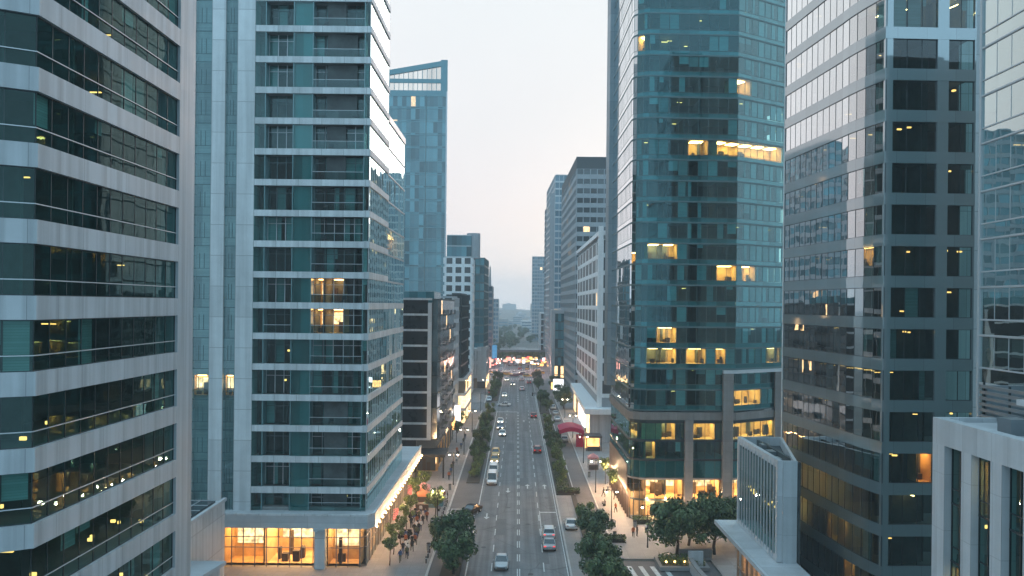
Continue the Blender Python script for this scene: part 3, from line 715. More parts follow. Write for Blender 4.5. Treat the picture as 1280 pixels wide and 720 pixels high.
# ---- 5. curved banded office
def curved_office():
    rng = random.Random(33)
    t = thing('curved_office', 'dark grey office building with a curved corner and horizontal spandrel bands', 'building', (38, 85, 0))
    side = [(31.6+.0875*(100-y), y) for y in (96.2, 93.5, 90.7, 88.0, 85.2, 82.4)] + [(33.22, 81.0), (33.40, 79.5), (33.64, 78.0), (33.94, 76.5), (34.3, 75.1)]
    end = (43.0, 75.4)
    path = side + [end]
    corner = side[-1]
    zs = []
    for k in range(-12, 10):
        z = 47.7 + 3.9*k
        if z < 0: continue
        m = MB(); strip(m, path, z, z+1.1, 0.0, -0.4); m.build('spandrel_band', 'slate_spandrel', t); zs.append(z+.4)
        if k == 9: continue
        zw, zt = z+1.1, z+3.9
        lamp = 'lamp_gold' if k < 0 else 'lamp_warm'
        w, pts = storey_glazing(t, side, zw, zt, 1.35, 'curve_glass', 'dark_frame', rng, off=-0.1, bl=0.3, bfull=0.3, mw=0.05, jit=0.005, name='curved_window_band')
        nl = 24 if -11 < k < -5 else 3  # lower floors: room lights, plus boxes added for the street's reflected sparkle
        s = LampSet(); spots(s, pts, zt-.35, rng, nl, -0.6, -4.5, (0.15, 0.9)); s.build('ceiling_lamp', 'lamp_spot', w)
        # front: pier, window pair, pier, window pair
        L = end[0]-corner[0]; f = lambda q: lerp2(corner, end, q)
        for (q0, q1) in ((0.0, 0.085), (0.575, 0.70), (0.985, 1.0)):
            m = MB(); strip(m, [f(q0), f(q1)], zw, zt, -0.02, -0.35); m.build('wall_pier', 'slate_spandrel' , t)
        for (q0, q1) in ((0.085, 0.575), (0.70, 0.985)):
            lit = [(1148, 576, 1175, 594)]
            w, p2 = storey_glazing(t, [f(q0), f(q1)], zw, zt, 1.3, 'curve_glass', 'dark_frame', rng, off=-0.2, bl=0.4 if k > 1 else 0.12, bfull=0.7, every=1, lit=lit)
            if k == 3 or (k == 2 and q0 > .5) or (k == -9):
                A = offs(p2, -0.8); B = offs(p2, -4.6)
                for i in range(1, len(p2)-1):
                    if k != 3 and i % 2: continue
                    a_, b_ = lerp2(A[i], B[i], 0.0), lerp2(A[i], B[i], 1.0); b_ = (b_[0]-0.9, b_[1])
                    s = MB(); s.hexa([(a_[0]-.04, a_[1]), (a_[0]+.04, a_[1]), (b_[0]+.04, b_[1]), (b_[0]-.04, b_[1])], zt-0.3, zt-0.25); s.build('tube_lamp', 'lamp_warm', w)
            else:
                s = LampSet(); spots(s, p2, rng.choice((zw+0.5, zt-.4)), rng, rng.choice((0, 1, 1, 2)), -0.8, -3.5, (0.15, 0.5), 0.14); s.build('ceiling_lamp', 'lamp_spot', w)
    shell_inside(t, path, [0.05]+zs, 5.6)
    partitions(t, path, [0.05]+zs, 5.6, 3.2, rng)
    for (zc, i0, i1) in ((13.9, 1, 4), (10.0, 0, 2), (10.0, 4, 6), (17.8, 0, 1), (6.0, 5, 7)):
        zk = [z for z in zs if z < zc][-1]+.72
        A = offs(side, -0.15); 
        for i in range(i0, i1): room(t, A[i], A[i+1], zk, zk+2.6, 3.0, 'lamp_gold', frac=0.35, rng=rng)
    m = MB(); m.hexa([(31.95, 96.2), (38.3, 96.2), (38.3, 96.6), (31.95, 96.6)], 0, 83); m.build('end_wall', 'hotel_panel', t)
    m = MB(); m.hexa([(40.0, 81.7), (52, 81.7), (52, 96.6), (38.35, 96.6)], 0, 83); m.build('rear_mass', 'hotel_panel', t)
    m = MB(); m.hexa([(32.3, 96.2), (33.4, 83), (34.6, 75.6), (42.9, 75.8), (52, 80), (52, 96.2)], 82.9, 83.2); m.build('roof', 'podium_roof', t)
    return t
curved_office()

# ---- 6. glass block at the right edge
def edge_block():
    rng = random.Random(44)
    t = thing('curtain_wall_tower', 'pale framed curtain wall tower at the right edge of the street', 'building', (45, 54, 0))
    path = [(38.8, 67.0), (38.8, 40.0)]
    zs = []
    FH = 4.0
    for k in range(0, 9):
        z = 24.0 + FH*k - 0.2; zs.append(z)
        m = MB(); strip(m, path, z, z+0.14, 0.12, -0.2); strip(m, path, z+1.3, z+1.38, 0.08, -0.2); m.build('floor_edge', 'light_frame', t)
        pts = cells(path, 1.9)
        m = MB(); panes(m, pts, z+0.14, z+1.3, 0, 0.004); w = m.build('spandrel_glass', 'edge_glass', t)
        b = MB(); strip(b, path, z+.14, z+1.25, -.25, -.3); b.build('spandrel_backing', 'dark_frame', w)
        w, pts = storey_glazing(t, path, z+1.38, z+FH, 1.9, 'edge_glass', 'light_frame', rng, off=0.0, bl=0.35, bfull=0.6, mw=0.05, jit=0.004)
        s = LampSet(); spots(s, pts, z+FH-.4, rng, 2, size=(0.2, 1.2)); s.build('ceiling_lamp', 'lamp_spot', w)
    shell_inside(t, path, zs+[60.0], 6.0)
    m = MB(); m.box(38.65, 39.0, 67.0, 67.3, 22, 60.3); m.build('edge_mullion', 'light_frame', t)
    m = MB(); m.box(39.0, 52.0, 66.99, 67.4, 0, 60); m.build('end_wall', 'teal_panel', t)
    m = MB(); m.box(45.2, 52, 40, 66.9, 0, 60); m.build('rear_mass', 'dark_mass', t)
    m = MB(); m.box(39.0, 45.0, 40, 66.9, 60.2, 60.5); m.build('roof', 'podium_roof', t)
    m = MB(); m.box(38.85, 45.0, 40, 66.9, 0, 23.7); m.build('base_wall', 'slate_spandrel', t)
edge_block()

# ---- 7. low white pier building in front of it
def pier_block():
    rng = random.Random(55)
    t = thing('pier_block', 'low white stone building with tall narrow windows in the lower right corner', 'building', (33, 46, 0))
    X = 29.0; top = 26.5; Y0 = 55.3
    m = MB(); m.box(X, X+0.8, 33.0, Y0, top-1.75, top); m.build('cornice_beam', 'white_stone', t)
    edges = []
    y = Y0
    while y > 34:
        m = MB(); m.box(X-0.003, X+0.9, y-1.15, y, 0, top-1.753); m.build('wall_pier', 'white_stone', t)
        y -= 1.15
        a, b = (X+0.55, y), (X+0.55, y-2.05)
        for k in range(-6, 1):
            z1 = top-1.75+3.9*k; z0 = z1-3.9
            if z0 < 0: continue
            pts = cells([a, b], 1.02); g = MB(); panes(g, pts, z0+0.06, z1-0.06, 0, 0.005); w = g.build('window', 'band_glass', t)
            f = MB(); posts(f, pts, z0, z1, 0.06, -0.05, 0.08); strip(f, [a, b], z0, z0+0.1, 0.08, -0.06); strip(f, [a, b], z0+1.0, z0+1.06, 0.05, -0.04); f.build('window_frame', 'dark_frame', w)
            if rng.random() < 0.75:
                s = LampSet(); spots(s, pts, rng.choice((z1-.5, z0+1.0, z1-1.2)), rng, rng.choice((1, 2, 3)), -0.8, -3.0, (0.15, 0.7), rng.choice((0.06, 0.2))); s.build('ceiling_lamp', 'lamp_spot', w)
            if rng.random() < 0.42:
                room(w, a, b, z0+0.1, z1-0.4, 2.6, 'lamp_gold', frac=0.3, rng=rng)
        y -= 2.05
    zz = [top-1.75+3.9*k-.2 for k in range(-6, 1)]
    shell_inside(t, [(X+0.55, Y0-.1), (X+0.55, 34)], zz, 5.0)
    m = MB(); m.box(X, 38.6, Y0, Y0+0.4, 0, top); m.build('end_wall', 'white_stone', t)
    m = MB(); m.box(X+0.8, 38.6, 33, Y0-0.002, top-0.7, top-0.3); m.build('roof', 'podium_roof', t)
    m = MB(); m.box(X+6, 38.6, 33, Y0-.1, 0, top-.8); m.build('rear_mass', 'dark_mass', t)
    m = MB()
    for k in range(7): m.box(33.2, 33.36, 45.0, 57.4, 25.9+k*0.42, 26.12+k*0.42)
    s = m.build('louvre_screen', 'grey_metal', t)
    for k in range(5): m = MB(); m.box(33.38, 33.5, 45.2+k*3.0, 45.3+k*3.0, 25.9, 28.8); m.build('screen_post', 'dark_frame', s)
    m = MB(); m.box(33.5, 38.6, 57.0, 57.3, 25.9, 28.6); m.build('screen_return', 'grey_metal', t)
    for k in range(3): m = MB(); m.box(30.6+.3*k, 31.8+.3*k, 49.5-3.6*k, 50.9-3.6*k, top-.3, top+.7); m.build('roof_unit', 'grey_metal', t)
    m = MB(); m.box(31.6, 33.0, 47.0, 50.6, 28.0, 28.35); m.box(32.6, 32.9, 48.5, 48.8, 26.2, 28.0); m.build('roof_canopy', 'white_stone', t)
pier_block()

# ---- 8. finned pavilion block
def finned_block():
    rng = random.Random(66)
    t = thing('finned_block', 'small white block with vertical fins above a projecting canopy and lit shop', 'building', (29, 86, 0))
    X = 26.0; Y0, Y1 = 94.0, 79.5; zb, zt = 8.7, 18.8
    m = MB()
    m.box(X, X+.5, Y1, Y0, zt-.75, zt); m.box(X, X+.5, Y1, Y0, zb, zb+.6); m.box(X-.003, X+.497, Y0-.5, Y0, zb+.601, zt-.751); m.box(X-.003, X+.497, Y1, Y1+.6, zb+.601, zt-.751)
    m.build('fin_frame', 'white_stone', t)
    g = MB(); panes(g, cells([(X+.12, Y0-.5), (X+.12, Y1+.6)], 0.9), zb+.6, zt-.75, 0, 0.006); w = g.build('window', 'band_glass', t)
    s = LampSet(); spots(s, [(X+.12, Y0-1), (X+.12, Y1+1)], 13.2, rng, 12, -.4, -1.2, (0.12, 0.3), 0.2); s.build('ceiling_lamp', 'lamp_spot', w)
    for k in range(13):
        y = Y0-.5-(k+.5)*(Y0-Y1-1.1)/13
        m = MB(); m.box(X-.08, X+.06, y-.05, y+.05, zb+.3, zt-.4); m.build('fin', 'white_stone', t)
    m = MB(); m.box(X+2.2, X+2.5, Y1+.5, Y0, 0, zt-.3); m.build('core_wall', 'room_wall', t)
    m = MB(); m.hexa([(X+.5, Y1), (27.8, Y1), (31.0, Y0-.3), (X+.5, Y0-.3)], zt-1.3, zt-1.0); m.build('roof', 'dark_mass', t)
    m = MB(); m.box(X+.5, 27.9, Y1-.25, Y1, 0, zt); m.build('end_wall', 'white_stone', t)
    m = MB(); m.box(X+.5, 31.2, Y0-.3, Y0, 0, zt-.003); m.build('end_wall', 'white_stone', t)
    m = MB(); m.hexa([(27.6, Y1+.003), (27.9, Y1+.003), (31.2, Y0-.303), (30.9, Y0-.303)], 0, zt-.006); m.build('back_wall', 'white_stone', t)
    for k in range(3): m = MB(); m.box(26.7+.5*k, 27.3+.7*k, 82+k*4, 83.4+k*4, zt-1.0, zt-.3); m.build('roof_unit', 'grey_metal', t)
    m = MB(); m.box(23.7, X+2, 75.0, 95.3, 8.2, 8.65); m.build('canopy', 'podium_roof', t)
    m = MB(); m.box(24.5, 28.6, 68.0, 77.6, 6.6, 7.1); m.build('porch_roof', 'podium_roof', t)
    m = MB(); m.box(25.2, 28.2, 69.0, 77.0, 0, 6.6); m.build('porch_wall', 'white_stone', t)
    cl = cells([(X, Y0-.4), (X, 77.2)], 1.9); g = MB(); panes(g, cl, 0.1, 8.2, -.1, 0.004); w = g.build('shop_window', 'clear_glass', t)
    f = MB(); posts(f, cl, 0.1, 8.2, 0.02, -.2, 0.12); strip(f, cl, 3.6, 3.75, 0.0, -.2); f.build('window_frame', 'stone_pier', w)
    for (a, b) in ((Y0-.6, 89.0), (88.6, 83.5), (83.2, 78.0)): room(t, (X+.2, a), (X+.2, b), 0.1, 6.8, 1.9, 'lamp_gold', frac=.4, rng=rng, shelf=True)
finned_block()
# ------------------------------------------------------------------ buildings further down the street
def grid_tower(name, label, path, z0, top, fh, cw, glass, frame, band=0.9, mull=0.25, depth=14, mass='dark_mass', pier=0, proud=0.12, seed=1, cat='building', every=1, roofmat='podium_roof'):
    """storeys of spandrel band + panes + mullions over a solid mass; path runs left to right seen from outside"""
    rng = random.Random(seed)
    c = (sum(p[0] for p in path)/len(path), sum(p[1] for p in path)/len(path)+depth/2, 0)
    t = thing(name, label, cat, c)
    n = max(1, round((top-z0)/fh)); fh = (top-z0)/n
    pts = cells(path, cw)
    for k in range(n):
        z = z0+fh*k
        if band > 0:
            m = MB(); strip(m, path, z, z+band, 0.0, -0.4); m.build('spandrel_band', frame, t)
        m = MB(); panes(m, pts, z+band, z+fh, -0.18, 0.012); w = m.build('window_band', glass, t)
        if mull:
            f = MB(); posts(f, pts, z+band, z+fh, proud*0.5, -0.22, mull, every); strip(f, pts, z+fh-.12, z+fh, proud*.4, -.2); f.build('window_frame', frame, w)
    ring = offs(path, -0.3)
    back = [(path[-1][0], path[-1][1]), (path[0][0], path[0][1])]
    return t, pts
def mass(t, ring, z0, z1, mat='dark_mass', name='rear_mass'):
    m = MB(); m.hexa(ring, z0, z1); return m.build(name, mat, t)
def X_(px, D, py=381): return P(px, py, D)[0]

# ---- black office beyond the hotel
def black_office():
    rng = random.Random(3)
    D = 162.0; xl = X_(496, D)-6; xr = X_(547, D, 480); x1 = X_(534, D, 480)
    t = thing('black_office', 'black panelled office with thin white floor lines beyond the hotel podium', 'building', (xl+6, D+12, 0))
    z0, top, fh = 6.4, 33.8, 3.15
    n = round((top-z0)/fh)
    side = [(x1+.9, D), (xr, D), (xr+0.4, D+2), (xr+0.4, 198)]
    for k in range(n+1):
        z = z0+fh*k
        m = MB(); strip(m, [(xl, D), (x1+.8, D)], z, z+0.42, 0.12, -0.3); m.build('floor_band', 'white_stone', t)
        m = MB(); strip(m, side, z, z+0.3, 0.05, -0.3); m.build('floor_band', 'dark_frame', t)
        if k == n: break
        m = MB(); strip(m, [(xl, D), (x1, D)], z+.42, z+fh, -0.1, -0.3); m.build('black_panel', 'black_panel', t)
        m = MB(); pts = cells(side, 1.6); panes(m, pts, z+.3, z+fh, -.1, .008); w = m.build('window_band', 'far_dark', t)
        for j in range(3):
            y = 168+j*9.5; m = MB(); m.box(xr+.42, xr+1.2, y, y+5.2, z, z+.25); m.box(xr+1.12, xr+1.2, y, y+5.2, z+.25, z+1.1); m.build('balcony', 'dark_frame', t)
    m = MB(); m.box(x1, x1+.8, D-.15, D+.3, 6.4, top+.4); m.build('white_pier', 'white_stone', t)
    g = [(xl, D+.3), (x1+1.2, D+.3), (x1+1.2, D+14)]
    m = MB(); panes(m, cells(g, 1.8), top+.45, top+2.7, 0, .01); m.build('roof_glazing', 'far_teal', t)
    mass(t, [(xl, D+.8), (x1+.6, D+.8), (x1+.6, D+16), (xl, D+16)], top+.4, top+2.75, 'light_frame', 'roof_house')
    mass(t, [(xl, D+.35), (xr-.3, D+.35), (xr, 198), (xl, 198)], 0, top+.3)
    # entrance canopy
    m = MB(); m.box(xr-4.2, xr+2.2, D-6.5, D+1, 4.2, 4.7); m.build('entrance_canopy', 'black_metal', t)
    for (x, y) in ((xr-3.9, D-6.2), (xr+1.9, D-6.2)): m = MB(); m.box(x-.15, x+.15, y-.15, y+.15, 0.12, 4.2); m.build('canopy_post', 'black_metal', t)
    room(t, (xr-4, D-.3), (xr+.2, D-.3), .15, 4.1, .9, 'lamp_gold', frac=.7, rng=rng, shelf=True)
    m = MB(); m.box(xl, xr-4.2, D-.1, D+.3, 0, 6.4); m.build('base_wall', 'black_panel', t)
    for j in range(5):
        y = D+4+j*6.5; room(t, (xr+.3, y), (xr+.3, y+5.6), .15, 4.6, 1.0, rng.choice(('lamp_warm', 'lamp_gold')), frac=.6, rng=rng, shelf=True)
black_office()

# ---- slanted teal tower behind it
def slant_tower():
    D = 400.0; xl = X_(468, D, 200); xr = X_(557.5, D, 250)
    t = thing('slant_top_tower', 'tall teal glass tower with a slanted open crown behind the black office', 'building', ((xl+xr)/2, D+20, 0))
    rng = random.Random(17)
    zc = P(520, 119, D)[2]
    path = [(xl, D), (xr, D), (xr-5.2, D+50)]
    fh = 6.6; n = int((zc-36)/fh); z0 = zc-n*fh
    pts = cells(path, 4.6); fine = cells(path, 2.3)
    xm = X_(531, D, 300)
    for k in range(-2, n):
        z = z0+fh*k
        m = MB(); panes(m, fine, z+1.0, z+fh, 0, .02); w = m.build('window_band', 'far_teal', t)
        f = MB(); posts(f, pts, z, z+fh, .06, -.1, .12); strip(f, path, z+.9, z+1.06, .1, -.1); strip(f, path, z-.2, z+.2, .14, -.1); f.build('window_frame', 'slot_frame', w)
        m = MB(); panes(m, fine, z, z+1.0, .02, .012); m.build('spandrel_glass', 'far_teal', t)
    mass(t, [(xl, D+.5), (xr-.5, D+.5), (xr-5.7, D+50), (xl, D+50)], 0, zc-.3)
    m = MB(); m.box(xr-.5, xr+.25, D-.35, D+.3, 30, zc+2); m.build('edge_fin', 'light_frame', t)
    m = MB(); m.box(xm-.2, xm+.2, D-.3, D, 30, zc); m.build('edge_fin', 'teal_frame', t)
    zr = P(557, 75, D)[2]
    zt = lambda x: zr + (x-xr)*0.18
    a, b = zt(xl), zt(xr); ya, yb = D-.2, D+1.2
    m = MB()
    m.hexa([(xl, ya), (xr+.2, ya), (xr+.2, yb), (xl, yb)], zc-.6, zc+2.4)
    e = 2.6
    m.face([(xl,ya,a-e),(xr,ya,b-e),(xr,ya,b),(xl,ya,a)]); m.face([(xr,yb,b-e),(xl,yb,a-e),(xl,yb,a),(xr,yb,b)])
    m.face([(xl,ya,a),(xr,ya,b),(xr,yb,b),(xl,yb,a)]); m.face([(xl,yb,a-e),(xr,yb,b-e),(xr,ya,b-e),(xl,ya,a-e)])
    m.hexa([(xr-3.2, ya-.04), (xr+.2, ya-.04), (xr+.2, yb+.04), (xr-3.2, yb+.04)], zc+2.4, b)
    m.hexa([(xl, D), (xr-3.2, D), (xr-3.2, D+.8), (xl, D+.8)], zc+6.2, zc+8.2)
    m.build('crown_frame', 'slot_frame', t)
    for i in range(14):
        x = xl+(xr-3.2-xl)*i/14
        m = MB(); m.box(x, x+.3, D+.1, D+.6, zc+2.4, zt(x)-e); m.build('crown_post', 'slot_frame', t)
    m = MB(); q = xr-3.2
    for i in range(10):
        x0, x1 = xl+(q-xl)*i/10, xl+(q-xl)*(i+1)/10
        m.face([(x0, D+.9, zc+2.4), (x1, D+.9, zc+2.4), (x1, D+.9, zt(x1)-e), (x0, D+.9, zt(x0)-e)])
    m.build('crown_glass', 'clear_glass', t)
slant_tower()

# ---- pale grid office with its teal top, then the rest of the left side
def left_far():
    D = 300.0
    a, b = X_(556, D, 340), X_(590, D, 340)
    top = P(575, 322, D)[2]
    t, _ = grid_tower('grid_office', 'pale office block with a grid of square windows and a teal glass upper storey', [(a, D), (b, D), (b, D+18)], 0, top, 3.5, 3.0, 'far_dark', 'bright_stone', 1.1, 1.2, seed=1)
    mass(t, [(a, D+.45), (b-.45, D+.45), (b-.45, D+18), (a, D+18)], 0, top+.5, 'white_stone')
    a2, b2, t2 = X_(558, D, 300), X_(589, D, 300), P(575, 293, D)[2]
    for k in range(2):
        z = top+.6+k*(t2-top-.6)/2
        m = MB(); panes(m, cells([(a2, D+2), (b2, D+2)], 2.0), z, z+(t2-top-.6)/2-.3, 0, .01); m.build('window_band', 'far_teal', t)
        m = MB(); m.box(a2, b2, D+1.9, D+2.3, z+(t2-top-.6)/2-.3, z+(t2-top-.6)/2); m.build('spandrel_band', 'light_frame', t)
    mass(t, [(a2, D+2.2), (b2, D+2.2), (b2, D+16), (a2, D+16)], top, t2, 'distant_wall', 'upper_block')
    m = MB(); m.cyl((b2+.6), D+5, top, t2+.8, 2.6, n=20); m.build('stair_drum', 'distant_wall', t)
    a, b, D2 = X_(588, 335, 360), X_(605.5, 335, 360), 335.0
    top = P(598, 322, D2)[2]
    t, _ = grid_tower('teal_slab', 'dark teal glass slab block right behind the pale grid office', [(a, D2), (b, D2), (b+.8, D2+25)], 0, top, 3.5, 2.0, 'far_teal', 'teal_frame', .5, .2, seed=2)
    mass(t, [(a, D2+.4), (b-.3, D2+.4), (b, D2+25), (a, D2+25)], 0, top)
    # between black office and the grid block
    D3 = 204.0; a, b = X_(548, D3, 420), X_(566, D3, 420); top = P(560, 372, D3)[2]
    t, _ = grid_tower('balcony_flats', 'narrow pale apartment building with stacked balconies behind the black office', [(a-6, D3), (b, D3), (b+.5, D3+14)], 0, top, 3.2, 2.2, 'far_dark', 'white_stone', .9, .5, seed=3)
    mass(t, [(a-6, D3+.45), (b-.4, D3+.45), (b, D3+14), (a-6, D3+14)], 0, top+.4, 'distant_wall')
    D4 = 226.0; a, b = X_(564, D4, 420), X_(577, D4, 420); top = P(571, 368, D4)[2]
    t, _ = grid_tower('dark_glass_block', 'dark glass block with a lit shopping floor below it, left side of the street', [(a, D4), (b, D4), (b+.6, D4+22)], 13, top, 3.3, 1.6, 'far_dark', 'dark_frame', .3, .12, seed=4)
    mass(t, [(a, D4+.4), (b-.3, D4+.4), (b, D4+22), (a, D4+22)], 0, top+.4)
    for k, z in enumerate((0.2, 4.4, 8.6)):
        m = MB(); panes(m, cells([(a-2, D4-1), (b+1, D4-1), (b+1.4, D4+24)], 2.6), z+.4, z+3.8, 0, .004); m.build('shop_window', 'shop_far', t)
        m = MB(); strip(m, [(a-2, D4-1), (b+1, D4-1), (b+1.4, D4+24)], z+3.8, z+4.6, .3, -.3); m.build('floor_band', 'light_frame', t)
    mass(t, [(a-2, D4-.6), (b+.7, D4-.6), (b+1, D4+24), (a-2, D4+24)], 0, 13, 'dark_mass', 'podium_mass')
    # white low building with a framed opening
    D5 = 322.0; a, b = X_(581, D5, 460), X_(607, D5, 460); top = P(595, 438, D5)[2]
    t, _ = grid_tower('white_gallery', 'low white framed building with a big dark opening by the cross street', [(a-8, D5), (b, D5), (b+.4, D5+30)], 4.5, top, 5.5, 4.5, 'far_dark', 'white_stone', 1.2, 1.0, seed=5)
    mass(t, [(a-8, D5+.45), (b-.45, D5+.45), (b, D5+30), (a-8, D5+30)], 0, top+.5, 'white_stone')
    m = MB(); panes(m, cells([(a-8, D5-.1), (b, D5-.1), (b+.4, D5+30)], 3), .3, 4.3, .1, .004); m.build('shop_window', 'shop_far', t)
    m = MB(); m.box(b-3.4, b+.3, D5-.6, D5, 3, top+1.5); m.build('portal_frame', 'white_stone', t)
    # shop row right after the black office (yellow lit)
    for i, (D6, w, h, lab) in enumerate(((228, 20, 6.5, 'two storey shop row with amber windows past the dark glass block'), (352, 26, 9, 'low shop row with red signs ahead of the far junction'))):
        xr = -17.2 if i == 0 else -18.0
        if i == 0: continue
        t, _ = grid_tower('shop_row', lab, [(xr-12, D6), (xr, D6), (xr, D6+w)], 0.2, h, h/2, 2.4, 'shop_far', 'light_frame', .8, .2, seed=7+i)
        mass(t, [(xr-12, D6+.45), (xr-.45, D6+.45), (xr-.45, D6+w), (xr-12, D6+w)], 0, h+.3, 'distant_wall')
    # hazy towers further off
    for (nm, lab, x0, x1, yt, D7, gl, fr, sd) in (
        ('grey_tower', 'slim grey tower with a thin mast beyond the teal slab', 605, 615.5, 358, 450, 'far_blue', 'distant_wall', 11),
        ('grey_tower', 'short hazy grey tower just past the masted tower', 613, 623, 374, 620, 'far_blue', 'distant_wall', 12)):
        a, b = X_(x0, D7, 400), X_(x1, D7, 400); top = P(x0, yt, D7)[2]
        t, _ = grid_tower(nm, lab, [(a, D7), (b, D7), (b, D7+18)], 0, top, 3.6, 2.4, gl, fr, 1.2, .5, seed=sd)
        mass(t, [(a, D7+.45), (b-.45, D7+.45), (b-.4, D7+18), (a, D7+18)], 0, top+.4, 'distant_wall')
        if sd == 11:
            m = MB(); m.cyl((a+b)/2+.6, D7+5, top, top+11.5, .8, .35, 8); m.build('mast', 'light_frame', t)
left_far()

def right_far():
    # white gridded block on the right with its canopy
    D = 186.0; top = P(752, 293, 198)[2]
    path = [(20.6, 276), (20.6, 200.0), (30, 200.0)]
    rng = random.Random(9)
    t = thing('white_grid_block', 'white gridded slab block right of the street with a projecting street canopy', 'building', (25, 236, 0))
    fh = 4.4; z0 = 11.0; n = round((top-z0)/fh); pts = cells(path[:2], 3.6)
    for k in range(n):
        z = z0+fh*k
        m = MB(); strip(m, path, z, z+1.0, .07, -.3); m.build('spandrel_band', 'bright_stone', t)
        m = MB(); panes(m, cells(path, 1.9), z+1.0, z+fh, -.02, .006); w = m.build('window_band', 'grid_window', t)
        f = MB(); posts(f, cells(path, 10.5), z+.8, z+fh, .05, -.1, 2.0); strip(f, path, z+fh-.15, z+fh, .05, -.1); f.build('window_frame', 'bright_stone', w)
    m = MB(); strip(m, path, top, top+1.1, .5, -.3); m.build('parapet', 'bright_stone', t)
    m = MB(); m.box(20.0, 21.2, 199.2, 199.9, 0, top+2.2); m.build('corner_fin', 'bright_stone', t)
    mass(t, [(20.95, 200.3), (31, 200.3), (31, 276), (20.95, 276)], 0, top+.6, 'distant_wall')
    m = MB(); m.hexa([(16.8, 196), (24, 196), (24, 262), (17.6, 262)], 7.3, 8.6); m.build('street_canopy', 'bright_stone', t)
    m = MB(); m.box(18.2, 30, 198.2, 199.2, 0, 7.3); m.build('base_wall', 'white_panel', t)
    for j in range(6):
        y = 203+j*10; m = MB(); m.box(18.6, 18.9, y, y+7, .3, 6.4); m.build('shop_window', 'sign_white' if j in (2, 3) else 'shop_far', t)
    # dark banded office tower
    D = 292.0; a = X_(720, D, 300); b = X_(760, D, 300); top = P(735, 196, D)[2]; zt = P(735, 211, D)[2]
    t, _ = grid_tower('dark_banded_tower', 'tall grey banded office tower with a dark blank top storey', [(a-1.4, D+75), (a, D), (b+6, D)], 0, zt, 3.5, 2.6, 'far_dark', 'distant_wall', 1.5, .3, seed=21)
    mass(t, [(a+.4, D+.45), (b+6, D+.45), (b+6, D+75), (a-1, D+75)], 0, zt, 'distant_wall')
    mass(t, [(a-.05, D-.05), (b+6, D-.05), (b+6, D+74), (a-1.4, D+74)], zt+.01, top, 'dark_mass', 'top_storey')
    # stepped glass towers beyond
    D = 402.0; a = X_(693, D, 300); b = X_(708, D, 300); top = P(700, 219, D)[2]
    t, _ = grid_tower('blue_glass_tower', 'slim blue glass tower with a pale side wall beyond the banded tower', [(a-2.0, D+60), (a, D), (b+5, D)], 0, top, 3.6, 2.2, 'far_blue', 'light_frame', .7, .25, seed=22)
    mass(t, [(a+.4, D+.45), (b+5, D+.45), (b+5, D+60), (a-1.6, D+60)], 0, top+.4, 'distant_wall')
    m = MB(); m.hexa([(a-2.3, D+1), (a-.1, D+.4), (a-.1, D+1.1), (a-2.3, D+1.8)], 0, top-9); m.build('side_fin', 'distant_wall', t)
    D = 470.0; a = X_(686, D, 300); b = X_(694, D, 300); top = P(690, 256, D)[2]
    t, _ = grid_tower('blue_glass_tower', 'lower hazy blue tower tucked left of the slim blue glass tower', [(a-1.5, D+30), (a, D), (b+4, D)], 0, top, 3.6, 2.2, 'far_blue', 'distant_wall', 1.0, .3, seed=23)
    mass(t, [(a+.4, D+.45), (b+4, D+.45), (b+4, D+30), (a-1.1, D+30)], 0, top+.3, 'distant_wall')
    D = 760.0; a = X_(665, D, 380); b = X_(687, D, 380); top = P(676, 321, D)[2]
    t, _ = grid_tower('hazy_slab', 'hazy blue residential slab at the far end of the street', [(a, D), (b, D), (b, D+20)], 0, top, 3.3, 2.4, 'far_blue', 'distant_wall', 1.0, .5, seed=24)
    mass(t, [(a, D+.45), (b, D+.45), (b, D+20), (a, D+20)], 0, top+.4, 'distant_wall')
    D = 520.0; a = X_(675, D, 420); b = X_(700, D, 420); top = P(685, 392, D)[2]
    t, _ = grid_tower('pale_midrise', 'pale mid-rise with vertical piers left of the portal building', [(a-.5, D+20), (a, D), (b, D)], 0, top, 4.2, 3.0, 'far_dark', 'white_stone', .7, 1.1, seed=25)
    mass(t, [(a+.4, D+.45), (b, D+.45), (b, D+20), (a, D+20)], 0, top+.5, 'white_stone')
    # white portal building
    D = 345.0; a = X_(689.5, D, 430); b = X_(707, D, 430); top = P(697, 392, D)[2]
    t = thing('portal_building', 'white framed portal building with a tall dark opening under the banded tower', 'building', ((a+b)/2, D+10, 0))
    m = MB(); m.box(a, a+1.4, D, D+16, 0, top); m.box(b-.6, b+.6, D, D+16, 0, top); m.box(a, b+.6, D-.05, D+16, top, top+1.6); m.build('portal_frame', 'white_stone', t)
    for k in range(8):
        z = .4+k*top/8; m = MB(); panes(m, cells([(a+1.4, D+1), (b-.6, D+1)], 1.6), z, z+top/8-.35, 0, .01); m.build('window_band', 'far_teal' if k > 1 else 'shop_far', t)
    mass(t, [(a+1.3, D+1.3), (b-.5, D+1.3), (b-.5, D+15), (a+1.3, D+15)], 0, top-.1)
right_far()

# ---- unseen tower block added behind the hotel: the street sees it only mirrored in the glass opposite
def mirrored_block():
    t, _ = grid_tower('mirror_tower', 'grey slab tower added behind the hotel, mirrored in the glass at the right edge', [(-92, 262), (-73, 262), (-73, 300)], 0, 92, 4, 4, 'far_teal', 'distant_wall', 1.4, .5, seed=40)
    mass(t, [(-92, 262.5), (-73.5, 262.5), (-73.5, 300), (-92, 300)], 0, 92.5, 'distant_wall')
mirrored_block()

